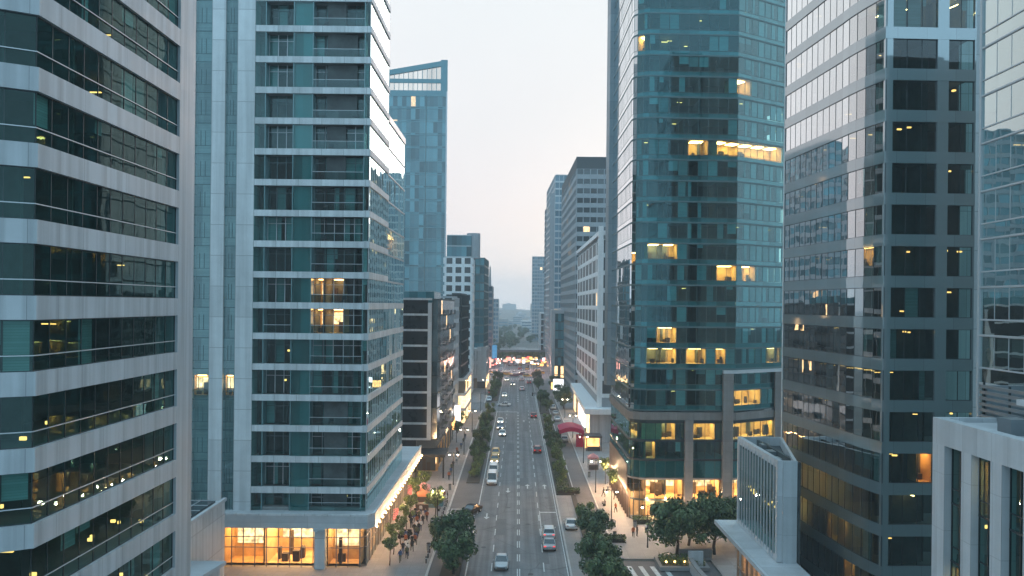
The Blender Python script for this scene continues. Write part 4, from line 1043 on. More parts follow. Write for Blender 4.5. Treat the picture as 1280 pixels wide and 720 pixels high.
# ---- skyline beyond the overpass: mid-rise blocks and towers dissolving into haze
rng = random.Random(77)
sky_specs = []
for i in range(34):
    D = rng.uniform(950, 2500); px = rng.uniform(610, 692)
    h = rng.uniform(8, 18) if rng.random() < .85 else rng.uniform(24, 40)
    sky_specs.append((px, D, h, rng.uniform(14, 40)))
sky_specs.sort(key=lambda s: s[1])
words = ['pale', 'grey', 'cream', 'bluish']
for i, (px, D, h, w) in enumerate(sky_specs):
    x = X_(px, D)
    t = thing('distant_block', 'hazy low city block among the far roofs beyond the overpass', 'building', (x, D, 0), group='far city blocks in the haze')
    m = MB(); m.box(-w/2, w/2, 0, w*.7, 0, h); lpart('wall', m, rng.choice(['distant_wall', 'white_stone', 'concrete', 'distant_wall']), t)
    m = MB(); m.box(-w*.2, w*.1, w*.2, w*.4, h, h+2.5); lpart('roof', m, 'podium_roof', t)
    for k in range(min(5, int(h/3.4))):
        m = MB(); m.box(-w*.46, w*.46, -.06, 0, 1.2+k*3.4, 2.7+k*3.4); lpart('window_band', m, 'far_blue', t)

# ---- overpass closing the street
def overpass():
    D = 462.0; z = 6.2
    t = thing('overpass', 'road overpass with planted green parapet crossing the far end of the street', 'bridge', (0, D, 0))
    m = MB(); m.box(-60, 60, D, D+14, z-1.2, z); m.build('deck', 'concrete', t)
    m = MB(); m.box(-60, 60, D-.35, D, z-1.0, z+1.0); m.box(-60, 60, D+14, D+14.35, z-1, z+1); m.build('parapet', 'pale_paving', t)
    for x in (-22, -9.5, 10.5, 23): m = MB(); m.box(x-.8, x+.8, D+2, D+12, 0, z-1.2); m.build('pier', 'concrete', t)
    m = MB(); r = random.Random(4)
    for i in range(4200):
        x, zz, y = r.uniform(-40, 40), r.uniform(z-3.2, z+.5), D-.4-r.random()*.7; s = r.uniform(.15, .35)
        a = Vector((r.uniform(-1,1), r.uniform(-1,1), r.uniform(-1,1))).normalized()*s; b = a.orthogonal().normalized()*s
        c = Vector((x, y, zz)); m.face([c-a-b, c+a-b, c+a+b, c-a+b])
    m.build('planting', 'leaf_mid', t)
overpass()

# ------------------------------------------------------------------ ground
def sheet(name, rects, mat, z, th=None):
    m = MB()
    for (x0, x1, y0, y1) in rects:
        if th: m.box(x0, x1, y0, y1, z-th, z)
        else: m.quad_xy(x0, x1, y0, y1, z)
    return struct(name, m, mat)
def ground():
    m = MB(); N = 40
    for i in range(N):
        for j in range(N):
            xs = [-3000+6000*i/N, -3000+6000*(i+1)/N]; ys = [-100+3300*j/N, -100+3300*(j+1)/N]
            m.quad_xy(xs[0], xs[1], ys[0], ys[1], -0.02)
    struct('ground', m, 'earth')
    YE = 460.0
    sheet('road', [(-6.3, 7.0, -20, 640)], 'asphalt', 0.0)
    sheet('side_street', [(-60, -6.3, 256, 276), (7.0, 70, 300, 312), (-90, -6.3, 372, 412), (7.0, 90, 372, 412)], 'asphalt', 0.0)
    sheet('parking_lane', [(-10.9, -6.3, 60, 256), (-10.9, -6.3, 276, 372)], 'dark_asphalt', 0.0)
    sheet('service_road', [(10.7, 13.7, 60, 300), (13.7, 26.0, 84, 106.5)], 'dark_asphalt', 0.004)
    sheet('parking_bay', [(7.25, 9.9, 60, 143)], 'pale_paving', 0.004)
    # pavements with kerb height
    sheet('pavement', [(-19.2, -11.2, 60, 160), (-45, -19.2, 60, 104), (-17.5, -11.2, 160, 256), (-18.5, -11.2, 276, 372), (-60, -18.5, 276, 340)], 'paving', 0.12, 0.14)
    sheet('pavement', [(13.95, 19.4, 107.2, 300), (19.4, 50, 107.2, 127.2), (26.2, 46, 60, 107.2), (19.4, 26, 152, 300), (13.95, 26.2, 60, 83.5)], 'pale_paving', 0.12, 0.14)
    sheet('pavement', [(7.25, 13.9, 312, 372), (13.9, 40, 312, 372), (-40, -6.6, 412, 620), (7.3, 40, 412, 620)], 'paving', 0.12, 0.14)
    sheet('planting_strip', [(9.9, 10.7, 60, 143)], 'soil', 0.13, 0.15)
    sheet('planting_strip', [(7.25, 10.5, 143.5, 236), (7.25, 10.5, 250, 298)], 'soil', 0.13, 0.15)
    sheet('kerb', [(-11.2, -10.9, 60, 256), (-11.2, -10.9, 276, 372), (7.0, 7.25, 60, 300), (7.0, 7.25, 312, 372), (13.7, 13.95, 107.2, 300), (10.5, 10.7, 143.5, 298), (-6.6, -6.3, 412, 620), (7.0, 7.3, 412, 620)], 'kerb_stone', 0.125, 0.15)
    # islands for the left median trees
    sheet('tree_island', [(-9.4, -6.9, 92, 112), (-9.4, -6.9, 152, 176), (-9.4, -6.9, 186, 246), (-9.6, -6.7, 282, 366)], 'soil', 0.14, 0.16)
    # paint
    m = MB(); z = 0.008
    def line(x, y0, y1, w=.14): m.quad_xy(x-w/2, x+w/2, y0, y1, z)
    line(-6.2, 60, 122, .16); line(-6.2, 130, 256, .16); line(-6.2, 276, 372, .16)
    for y in range(64, 370, 6):
        if 254 < y < 276: continue
        line(.33, y, y+3.0, .13); line(.62, y, y+3.0, .13)
    for y in range(62, 370, 8):
        if 254 < y < 276: continue
        line(-3.0, y, y+3.2, .13); line(3.75, y, y+3.6, .14)
    for y0, y1 in ((116, 132), (186, 200)): line(3.95, y0, y1, .12)
    line(6.75, 60, 298, .12)
    m.quad_xy(3.9, 6.6, 131.0, 131.5, z); m.quad_xy(-6.0, .3, 253.5, 254.1, z); m.quad_xy(.6, 6.6, 370, 370.6, z)
    # bay and box markings in the left lane
    for y in (123, 124.4, 125.8, 127.2, 128.6): m.quad_xy(-8.9, -6.5, y, y+.35, z)
    m.quad_xy(-10.6, -10.45, 122, 133, z); m.quad_xy(-10.4, -6.5, 132.6, 132.85, z)
    # crossings at the far junction
    for i in range(12): m.quad_xy(-5.9+i*1.08, -5.4+i*1.08, 364, 368.5, z); m.quad_xy(-5.9+i*1.08, -5.4+i*1.08, 414, 418, z)
    # lane arrows and lettering-like arrow marks on the carriageway
    def arrow(x, y, s=1, d=1):
        m.quad_xy(x-.09*s, x+.09*s, y, y+1.9*s, z); yy = y+(1.9*s if d > 0 else 0)
        m.face([(x-.4*s, yy, z), (x+.4*s, yy, z), (x, yy+d*1.1*s, z)] if d > 0 else [(x+.4*s, yy, z), (x-.4*s, yy, z), (x, yy+d*1.1*s, z)])
    for (x, y, d) in ((2.2, 148, 1), (5.4, 148, 1), (-1.4, 146, -1), (2.2, 232, 1), (-1.5, 104, -1), (-4.6, 128, -1), (5.4, 236, 1)): arrow(x, y, 1.2, d)
    # crossing bars at the service road mouth
    for i in range(4): m.hexa([(15.0+i*1.5, 99.5), (15.6+i*1.5, 99.5), (15.2+i*1.5, 104.5), (14.6+i*1.5, 104.5)], z, z+.003)
    m.face([(13.75, 84, z), (13.95, 84, z), (13.95, 107, z), (13.75, 107, z)])
    struct('road_marking', m, 'road_paint')
ground()

def ground_extras():
    r = random.Random(6)
    for i, (x, y) in enumerate(((-4.4, 112), (1.9, 124), (5.4, 141), (-1.2, 134), (2.3, 171), (-4.7, 196), (5.1, 160), (2.0, 101))):
        t = thing('manhole_cover', 'round iron manhole cover set in the carriageway', 'manhole cover', (x, y, .008), group='manhole covers in the carriageway')
        m = MB(); m.cyl(0, 0, 0, .006, .36, .36, 16); lpart('lid', m, 'black_metal', t)
    m = MB()
    for (x, y, w, l) in ((-2.2, 118, 1.6, 9), (3.9, 105, 1.3, 14), (1.4, 150, 2.0, 7), (-5.0, 138, 1.4, 12), (5.4, 172, 1.5, 16), (-1.4, 186, 1.8, 10), (2.6, 215, 1.4, 20), (-4.2, 240, 1.6, 9)):
        m.quad_xy(x-w/2, x+w/2, y, y+l, .004)
    struct('road_patch', m, 'patch_asphalt')
ground_extras()

# gentle far hills so that the ground ends in haze, not in a line
m = MB(); rng = random.Random(8)
N = 60
prof = lambda x, s: 20 + 22*noise.noise(Vector((x*.0011+s, s, 0))) + 9*noise.noise(Vector((x*.004, s*3, 1)))
for s, yb in ((1, 2000), (2, 2650)):
    for i in range(N):
        xa, xb = -2600+5200*i/N, -2600+5200*(i+1)/N; ha, hb = prof(xa, s), prof(xb, s)
        m.face([(xa, yb-500, -1), (xb, yb-500, -1), (xb, yb, hb), (xa, yb, ha)], None, 0, True)
        m.face([(xa, yb, ha), (xb, yb, hb), (xb, yb+500, -1), (xa, yb+500, -1)], None, 0, True)
struct('hills', m, 'earth')
# ------------------------------------------------------------------ trees
def crown_mesh(name, seed, clumps, leaves, rx, rz, size, mat):
    r = random.Random(seed); m = MB()
    cs_ = []
    while len(cs_) < clumps:
        p = Vector((r.uniform(-1,1), r.uniform(-1,1), r.uniform(-1,1)))
        if .25 < p.length < 1.0: cs_.append(Vector((p.x*rx, p.y*rx, p.z*rz)))
    for c in cs_:
        cr = r.uniform(.42, .8)*rx*.5
        for _ in range(leaves):
            d = Vector((r.gauss(0,1), r.gauss(0,1), r.gauss(0,.8))); d = d.normalized()*cr*r.uniform(.55, 1.05)
            p = c+d; s = size*r.uniform(.6, 1.3)
            a = (d.normalized()+Vector((r.uniform(-1,1), r.uniform(-1,1), r.uniform(-.6,1)))*.7).normalized(); u = a.orthogonal().normalized(); v = a.cross(u)
            th = r.random()*6.28; u, v = u*math.cos(th)+v*math.sin(th), v*math.cos(th)-u*math.sin(th)
            m.face([p-u*s-v*s*.15, p-v*s*.55, p+u*s, p+v*s*.6], None, 0)
    o = m.build(name, mat); return o
def tree_proto(seed, h, rx, rz, clumps, leaves, size, mat='leaf_dark', trunk=.16, kind='street_tree'):
    r = random.Random(seed)
    t = thing(kind, 'tree', 'tree')
    cz = h-rz
    m = MB(); pts = [(0,0,-.1)]; k = 5
    for i in range(1, k+1): pts.append((r.uniform(-.06,.06)*h*.3, r.uniform(-.06,.06)*h*.3, cz*1.1*i/k))
    m.tube(pts, [trunk*(1.25-.75*i/k) for i in range(k+1)], 8)
    for i in range(6):
        a = i*1.047+r.random(); st = Vector(pts[3 if i % 2 else 4]); en = Vector((math.cos(a)*rx*.65, math.sin(a)*rx*.65, cz+r.uniform(-.2,.5)*rz))
        mid = st.lerp(en, .5)+Vector((0,0,.12*h)); m.tube([st, mid, en], [trunk*.5, trunk*.35, trunk*.14], 6)
    o = m.build('trunk', 'bark'); o.parent = t
    c = crown_mesh('crown', seed+100, clumps, leaves, rx, rz, size, mat); c.parent = t; c.location = (0, 0, cz)
    return t
ORD = ['first','second','third','fourth','fifth','sixth','seventh','eighth','ninth','tenth','eleventh','twelfth','thirteenth','fourteenth','fifteenth','sixteenth','seventeenth','eighteenth','nineteenth','twentieth']
def put(proto, used, loc, rz, label, group=None, scale=1.0):
    if not used.get(proto.name):
        used[proto.name] = True; proto.location = loc; proto.rotation_euler = (0,0,rz); proto['label'] = label
        proto.scale = scale if isinstance(scale, tuple) else (scale,)*3
        if group: proto['group'] = group
        return proto
    return dup(proto, loc, rz, label, group, scale)
USED = {}
big = [tree_proto(1, 8.6, 3.9, 3.2, 34, 150, .26, 'leaf_dark', .2), tree_proto(2, 6.2, 2.5, 2.5, 26, 120, .22, 'leaf_dark', .15), tree_proto(3, 5.4, 1.9, 2.2, 20, 100, .2, 'leaf_mid', .12)]
small = tree_proto(4, 4.0, 1.25, 1.0, 14, 70, .14, 'leaf_mid', .06, 'pavement_tree')
rng = random.Random(12)
def trees(spec, group):
    for (k, x, y, s, lab) in spec:
        put(big[k] if k < 3 else small, USED, (x, y, .12), rng.uniform(0, 6.28), lab, group, (lambda q: (q, q, q*rng.uniform(.95, 1.15)))(s*(.84 if group and ('row' in group or 'median' in group or 'far right' in group or (y > 150 and 'island' in group)) else 1)))
trees([(1, -8.0, 106.5, 1.12, 'dense round tree in the left lane island right beside the black car'),
       (1, -7.7, 100.5, 1.05, 'dense round tree in the left lane island at the bottom edge of the picture')], 'trees in the left lane islands')
ly = [(156, -8.0, .75, 2), (165, -7.8, .95, 2), (173, -8.0, .95, 1), (191, -8.1, 1.0, 1), (203, -8.0, 1.05, 2), (217, -8.2, .9, 1), (236, -8.1, 1.1, 2)]
trees([(k, x, y, s, f'{ORD[i]} round tree of the left island row, counted from the parked white vans') for i, (y, x, s, k) in enumerate(ly)], 'trees in the left lane islands')
ly = [(286, .85), (306, 1.0), (324, .9), (345, 1.05)]
trees([(1, -8.3+rng.uniform(-.5,.5), y, s, f'{ORD[i]} leafy tree of the left row past the cross street, counted from it') for i, (y, s) in enumerate(ly)], 'left row trees past the cross street')
ry = [(91, 10.5, 1.0, 1), (98.5, 10.3, 1.05, 1), (106.5, 10.6, .8, 2), (113.0, 11.0, 1.0, 1), (117.5, 10.5, .9, 2)]
trees([(k, x, y, s, ('dark leafy tree of the right kerb strip, ' + ['at the bottom edge of the picture', 'in front of the two queuing cars', 'smallest, between two bigger ones', 'tallest, opposite the white parked car', 'last before the low hedge'][i])) for i, (y, x, s, k) in enumerate(ry)], 'trees in the right kerb strip')
ry = [(151, .65, 2), (159, .8, 2), (169, .95, 2), (180, .95, 1), (190, .9, 1), (205, .85, 2), (222, 1.0, 2)]
trees([(k, 8.8+rng.uniform(-.3,.3), y, s, f'{ORD[i]} tree of the right median beyond the low hedge, counted from the hedge') for i, (y, s, k) in enumerate(ry)], 'right median trees beyond the hedge')
ry = [(256, .9), (271, 1.0), (287, .85), (322, 1.0), (338, .85), (356, 1.05)]
trees([(1, 9.2+rng.uniform(-.6,.6), y, s, f'{ORD[i]} tree of the far right row beyond the crimson awning, counted from the awning') for i, (y, s) in enumerate(ry)], 'far right street trees')
trees([(1, 15.5, y, 1.1, l) for y, l in ((262, 'leafy pavement tree under the white gridded block'), (284, 'leafy pavement tree at the far end of the white gridded block'), (322, 'leafy tree on the corner by the portal building'))], 'right pavement trees')
trees([(0, 21.6, 104.8+1.5, .95, 'large dark spreading tree in front of the lit tower shops'),
       (0, 27.3, 109.5, .9, 'large dark tree beside the finned block'),
       (1, 24.6, 113.5, 1.15, 'dark tree between the two large ones, nearer the shop window'),
       (1, 31.2, 112.5, 1.1, 'dark tree half hidden behind the finned block roof')], 'plaza trees')
ps = [(-16.2, 103.5), (-16.4, 108.0), (-16.1, 112.5), (-16.3, 119.5), (-16.2, 123.5), (-16.4, 132.0), (-16.0, 140.0)]
trees([(3, x, y, rng.uniform(.9, 1.15), f'{ORD[i]} small potted pavement tree along the podium shops, from the near corner') for i, (x, y) in enumerate(ps)], 'small pavement trees by the podium')
trees([(3, 17.2, 140.0, 1.2, 'small tree glowing in the shop light beside the tower'), (3, 17.0, 152.0, 1.1, 'small tree beyond the tower corner'), (3, -12.2, 121.8, 1.35, 'slender young tree at the edge of the left pavement'),
       (3, -14.6, 196.0, 1.3, 'small tree outside the shops past the black office'), (3, -14.8, 214, 1.3, 'small tree by the lit shopping floor')], None)
# woods seen through the haze beyond the overpass
fp = tree_proto(9, 11, 6.0, 4.6, 20, 60, .7, 'leaf_far', .3, 'park_tree')
fy = [(rng.uniform(-40, 46), rng.uniform(560, 1150)) for _ in range(70)]
for (x, y) in fy:
    x = x*(y/800)
    put(fp, USED, (x, y, 0), rng.uniform(0, 6.28), 'hazy green tree of the park beyond the overpass', 'park trees beyond the overpass', rng.uniform(.45, .8))

# hedges and planters
def hedge(x0, x1, y0, y1, z0, z1, label, n, mat='leaf_dark', s0=.12):
    r = random.Random(int(x0*7+y0)); t = thing('hedge', label, 'hedge', ((x0+x1)/2, (y0+y1)/2, z0)); m = MB()
    for _ in range(n):
        p = Vector((r.uniform(x0,x1), r.uniform(y0,y1), r.uniform(z0,z1)*.5+.5*z1 if r.random() < .5 else r.uniform(z0, z1))); a = Vector((r.uniform(-1,1), r.uniform(-1,1), r.uniform(-.3,1))).normalized(); u = a.orthogonal().normalized(); v = a.cross(u); s = s0*r.uniform(.6,1.5)
        m.face([p-u*s, p-v*s*.6, p+u*s, p+v*s*.6])
    m.build('foliage', mat, t)
    m = MB(); m.box(x0+.2, x1-.2, y0+.2, y1-.2, z0, z1-.25); m.build('stems', 'soil', t)
hedge(7.4, 11.6, 143.6, 145.2, .13, 1.0, 'low clipped hedge closing the near end of the right median', 900)
hedge(18.4, 21.2, 124.0, 125.6, .13, 1.1, 'clipped hedge at the corner of the lit tower', 700)
hedge(9.95, 10.65, 63, 90, .13, .9, 'low hedge filling the kerb strip at the lower edge', 700)
hedge(13.0, 15.9, 114.2, 116.4, .13, .9, 'low square hedge by the white parked car', 700)
hedge(7.6, 10.0, 147, 172, .13, .5, 'ground cover under the right median trees', 1500)
hedge(-9.0, -7.2, 157, 174, .13, .5, 'ground cover under the left island trees', 1100)
def planter():
    t = thing('planter', 'long low planter of shrubs lit from within in the plaza', 'planter', (21.4, 104.5, .12))
    m = MB(); m.box(18.6, 25.0, 102.4, 103.0, .12, .6); m.box(18.6, 25.0, 106.6, 107.0, .12, .6); m.box(18.6, 19.0, 103.0, 106.6, .12, .6); m.box(24.6, 25.0, 103, 106.6, .12, .6); m.build('rim', 'pale_paving', t)
    m = MB(); m.quad_xy(19, 24.6, 103, 106.6, .5); m.build('soil', 'soil', t)
    r = random.Random(3); m = MB()
    for _ in range(1500):
        p = Vector((r.uniform(19,24.6), r.uniform(103,106.6), r.uniform(.55,1.3))); a = Vector((r.uniform(-1,1), r.uniform(-1,1), r.random())).normalized(); u = a.orthogonal().normalized(); v = a.cross(u); s = .12
        m.face([p-u*s, p-v*s*.6, p+u*s, p+v*s*.6])
    m.build('shrubs', 'leaf_mid', t)
    for x in (19.6, 20.7, 22.0, 23.2, 24.1): m = MB(); m.ball((x, 103.6, .95), .13, 8); m.build('garden_lamp', 'lamp_gold', t)
planter()
def plaza_walls():
    t = thing('bench_wall', 'long pale stone bench wall behind the lit planter', 'wall', (24.5, 108.3, .12))
    m = MB(); m.box(21.8, 26.6, 108.0, 108.6, .12, 1.15); m.box(21.7, 26.7, 107.9, 108.7, 1.15, 1.28); m.build('wall', 'pale_paving', t)
    t = thing('ramp_wall', 'white curved ramp parapet beside the plaza planter', 'wall', (23.4, 98, 0))
    m = MB()
    pts = [(22.6+.012*(i-2)**2*1.2, 103.2-1.1*i) for i in range(12)]
    strip(m, [(p[0], p[1]) for p in pts], 0, 1.5, .2, -.2); m.build('parapet', 'white_stone', t)
    m = MB(); strip(m, pts, 1.5, 1.62, .3, -.3); m.build('coping', 'pale_paving', t)
    m = MB(); m.box(22.4, 24.3, 103.2, 103.6, 0, 2.4); m.build('end_wall', 'white_stone', t)
plaza_walls()

# ------------------------------------------------------------------ vehicles
def loft(mb, secs, mi=0, cap=True):
    """secs: list of (y, ring of (x,z)); all rings the same length"""
    n = len(secs[0][1])
    for (ya, A), (yb, B) in zip(secs, secs[1:]):
        for k in range(n):
            j = (k+1) % n
            mb.face([(A[k][0], ya, A[k][1]), (A[j][0], ya, A[j][1]), (B[j][0], yb, B[j][1]), (B[k][0], yb, B[k][1])], None, mi, True)
    if cap:
        y, A = secs[0]; mb.face([(p[0], y, p[1]) for p in reversed(A)], None, mi)
        y, A = secs[-1]; mb.face([(p[0], y, p[1]) for p in A], None, mi)
def paint(name, c, metal=.2):
    m, nt, N, L = new_mat(name); out = node(nt, 'ShaderNodeOutputMaterial'); b = node(nt, 'ShaderNodeBsdfPrincipled', i_Roughness=.32, i_Metallic=metal)
    b.inputs['Coat Weight'].default_value = .6; b.inputs['Coat Roughness'].default_value = .08
    geo = node(nt, 'ShaderNodeNewGeometry'); nz = node(nt, 'ShaderNodeTexNoise', i_Scale=1.3, i_Detail=3.0); L.new(geo.outputs['Position'], nz.inputs['Vector'])
    L.new(mixc(nt, 1.0, c, ramp(nt, nz.outputs['Fac'], [(.3, (.85,)*3), (.7, (1.05,)*3)]), 'MULTIPLY'), b.inputs['Base Color']); L.new(b.outputs[0], out.inputs[0]); M[name] = m
for nm, c in dict(white=(.70,.71,.72), silver=(.36,.38,.40), black=(.012,.012,.014), red=(.20,.015,.015), yellow=(.62,.33,.03), grey=(.14,.15,.16), blue=(.03,.06,.14)).items(): paint('paint_'+nm, c)
for n_ in M['paint_black'].node_tree.nodes:
    if n_.type == 'BSDF_PRINCIPLED': n_.inputs['Coat Weight'].default_value = 0; n_.inputs['Roughness'].default_value = .5; n_.inputs['Specular IOR Level'].default_value = .25
def ringp(w, zb, zt, wt):   # rounded body section
    return [(-w*.86, zb), (w*.86, zb), (w, zb+.12), (w, zb+(zt-zb)*.6), (wt, zt-.04), (wt*.8, zt), (-wt*.8, zt), (-wt, zt-.04), (-w, zb+(zt-zb)*.6), (-w, zb+.12)]
def car_proto(kind, label, paintname, L=4.6, W=1.82, H=1.45, style='sedan', lit='none'):
    t = thing(kind, label, 'car'); w = W/2; h = L/2; pm = 'paint_'+paintname
    hood, belt = (.78, .92) if style == 'sedan' else (.95, 1.05)
    m = MB()
    if style == 'van': prof = [(-h, .55, .95, .9), (-h+.12, .3, 1.12, .97), (-h+1, .26, belt+.1, 1), (0, .26, belt+.1, 1), (h-1.3, .26, belt+.05, 1), (h-.5, .27, hood+.05, .98), (h-.1, .3, hood-.15, .93), (h, .42, .7, .86)]
    else: prof = [(-h, .48, .78, .86), (-h+.12, .32, belt-.04, .94), (-h+.9, .26, belt+.02, 1), (0, .25, belt, 1), (h-1.45, .26, belt-.02, 1), (h-.6, .27, hood+.02, .97), (h-.12, .3, hood-.14, .92), (h, .42, .62, .84)]
    loft(m, [(y, ringp(w*k, zb, zt, w*k*.93)) for (y, zb, zt, k) in prof]); lpart('body', m, pm, t)
    # greenhouse: glass all round with a painted roof and pillars
    if style == 'sedan': y0, y1, y2, y3 = -h+.75, -h+1.45, h-2.25, h-1.35
    elif style == 'suv': y0, y1, y2, y3 = -h+.1, -h+.45, h-2.0, h-1.25
    else: y0, y1, y2, y3 = -h+.08, -h+.25, h-1.5, h-.75
    zb = belt-.03; tr = .74 if style != 'van' else .84
    def gh(y, z, ww): return (y, [(-ww, zb if z is None else z), (ww, zb if z is None else z)])
    B = [(-w*.9, y0), (w*.9, y0), (w*.9, y3), (-w*.9, y3)]; T = [(-w*tr, y1), (w*tr, y1), (w*tr, y2), (-w*tr, y2)]; zt = H-.07
    m = MB()
    for i in range(4):
        j = (i+1) % 4; m.face([(B[i][0],B[i][1],zb), (B[j][0],B[j][1],zb), (T[j][0],T[j][1],zt), (T[i][0],T[i][1],zt)])
    lpart('window', m, 'car_glass', t)
    m = MB(); rr = []
    loft(m, [(y1-.06, [(-w*tr*.93, zt-.02), (w*tr*.93, zt-.02), (w*tr*.8, zt+.03), (-w*tr*.8, zt+.03)]), (y1+.25, [(-w*tr*1.03, zt-.03), (w*tr*1.03, zt-.03), (w*tr*.8, H), (-w*tr*.8, H)]), (y2-.2, [(-w*tr*1.03, zt-.03), (w*tr*1.03, zt-.03), (w*tr*.8, H), (-w*tr*.8, H)]), (y2+.08, [(-w*tr*.93, zt-.03), (w*tr*.93, zt-.03), (w*tr*.8, zt+.02), (-w*tr*.8, zt+.02)])])
    lpart('roof', m, pm, t)
    for s in (-1, 1):
        for (yb, yt) in ((y0, y1), (y3, y2), ((y0+y3)/2-.05, (y1+y2)/2)):
            m = MB(); m.tube([(s*w*.905, yb, zb), (s*w*tr*1.005, yt, zt)], .045 if style != 'van' else .09, 6); lpart('pillar', m, pm, t)
    for s in (-1, 1):
        for y in (-h+.85, h-.9):
            m = MB(); m.tube([(s*(w-.22), y, .32), (s*(w+.005), y, .32)], .32, 14); o = lpart('wheel', m, 'rubber', t)
            m = MB(); m.tube([(s*(w-.02), y, .32), (s*(w+.015), y, .32)], .19, 10); m.build('rim', 'rim_metal').parent = o
        m = MB(); m.box(s*w*.62-.19, s*w*.62+.19, h-.14, h+.0, .58, .70); lpart('headlight', m, 'head_white' if lit == 'front' else 'rim_metal', t)
        m = MB(); m.box(s*w*.68-.15, s*w*.68+.15, -h-.012, -h+.1, .74, .84); lpart('taillight', m, 'tail_red' if lit == 'rear' else 'paint_red', t)
        m = MB(); m.box(s*(w+.08)-.09, s*(w+.08)+.09, y3-.35, y3-.22, zb, zb+.13); lpart('mirror', m, pm, t)
    m = MB(); m.box(-.26, .26, -h-.01, -h+.05, .5, .62); lpart('number_plate', m, 'white_stone', t)
    m = MB(); m.box(-.5, .5, h-.08, h+.012, .45, .56); lpart('grille', m, 'black_metal', t)
    return t
A = math.pi   # facing the camera
def car(kind, label, pm, x, y, rz, style='sedan', L=4.6, W=1.82, H=1.45, lit='none', group=None, z=.01):
    c = car_proto(kind, label, pm, L, W, H, style, lit); c.location = (x, y, z); c.rotation_euler = (0,0,rz)
    if group: c['group'] = group
    return c
protos = {}
protos['silver'] = car('parked_car', 'grey saloon car coming towards the bridge of the picture, lowest on the road', 'silver', -1.75, 104.0, A)
protos['silver']['label'] = 'grey saloon car driving towards the viewer, lowest on the carriageway'
protos['white_r'] = car('hatchback_car', 'white car braking directly ahead of the silver one in the right lanes', 'white', 4.9, 117.8, 0, 'suv', 4.4, 1.85, 1.6, 'rear')
protos['silver_r'] = car('saloon_car', 'silver car queuing close behind the white car in the right lanes', 'silver', 4.75, 112.2, 0, 'sedan', 4.5, 1.82, 1.46, 'rear')
car('saloon_car', 'white saloon car parked in the pale kerbside bay', 'white', 8.5, 122.6, 0)
protos['dark_r'] = car('saloon_car', 'dark red car with glowing rear lights, alone in the right lanes', 'red', 4.9, 185, 0, 'suv', 4.4, 1.85, 1.62, 'rear')
protos['black'] = car('saloon_car', 'black saloon car turning across the left lane by the big tree', 'black', -7.2, 130.2, A+R(-28))
protos['van'] = car('passenger_van', 'white van nearest in the queue at the left kerb', 'white', -4.5, 152.5, A, 'van', 5.2, 1.95, 2.2)
dup(protos['van'], (-4.5, 159.8, .01), A, 'white van queuing directly behind the first one at the left kerb')
protos['taxi'] = car('taxi_car', 'amber coloured taxi behind the white vans at the left kerb', 'yellow', -4.6, 172.5, A, 'suv', 4.5, 1.82, 1.6, 'front')
dup(protos['taxi'], (-4.6, 180.2, .01), A, 'second amber taxi in the left kerb queue, further from the vans')
protos['white_far'] = car('saloon_car', 'white saloon car turning out of the cross street', 'white', -4.2, 268, R(80))
protos['white_f'] = car('saloon_car', 'white car with lit headlights approaching behind the taxis', 'white', -3.6, 208, A, 'sedan', 4.6, 1.82, 1.46, 'front')
protos['blue'] = car('saloon_car', 'dark blue car following the approaching white car', 'blue', -4.4, 219, A, 'suv', 4.5, 1.85, 1.6, 'front')
dup(protos['white_f'], (-4.6, 230, .01), A, 'white approaching car nearest to the cross street')
g = 'far approaching cars with headlights on'
for i, (x, y) in enumerate(((-4.5, 296), (-1.7, 338), (-4.5, 358))):
    dup(protos['white_f' if i % 2 == 0 else 'blue'], (x, y, .01), A, f'{ORD[i]} approaching car on the far carriageway, counted from the cross street', g)
g = 'far departing cars with red rear lights'
for i, (x, y) in enumerate(((5.2, 242), (2.1, 318), (5.3, 346), (2.2, 360))):
    dup(protos['white_r' if i % 2 else 'dark_r'], (x, y, .01), 0, f'{ORD[i]} departing car on the far right lanes, counted from the crimson awning', g)
g = 'traffic filling the far junction'
k = 0
for row, y in enumerate((378, 386, 394, 401, 408, 420, 428, 436, 446)):
    for x in (-13, -8, -4.5, -1.4, 2.1, 5.2, 11):
        if rng.random() < .62: continue
        pr = rng.choice(['white_r', 'dark_r', 'silver_r', 'white_f', 'taxi'])
        rz = rng.choice((R(90), R(-90))) if row < 5 else (A if x < 0 else 0)
        dup(protos[pr], (x+rng.uniform(-.6,.6), y+rng.uniform(-1,1), .01), rz, 'small car in the crowded glowing junction before the overpass', g)
dup(protos['silver'], (12.0, 200, .01), 0, 'grey saloon car on the service road beside the median trees')
dup(protos['white_far'], (12.2, 218, .01), 0, 'white saloon car on the service road near the crimson awning')
for i, (x, y) in enumerate(((-9.7, 282), (-9.8, 292), (12, 236), (12.1, 248), (11.9, 262))):
    dup(protos[('white_far', 'silver')[i % 2]], (x, y, .01), 0 if x > 0 else A, f'car waiting beside the {["left row trees, nearest the cross street","left row trees, second from the cross street","right median gap, nearest the awning","right far trees on the service road","white gridded block on the service road, farthest"][i]}')
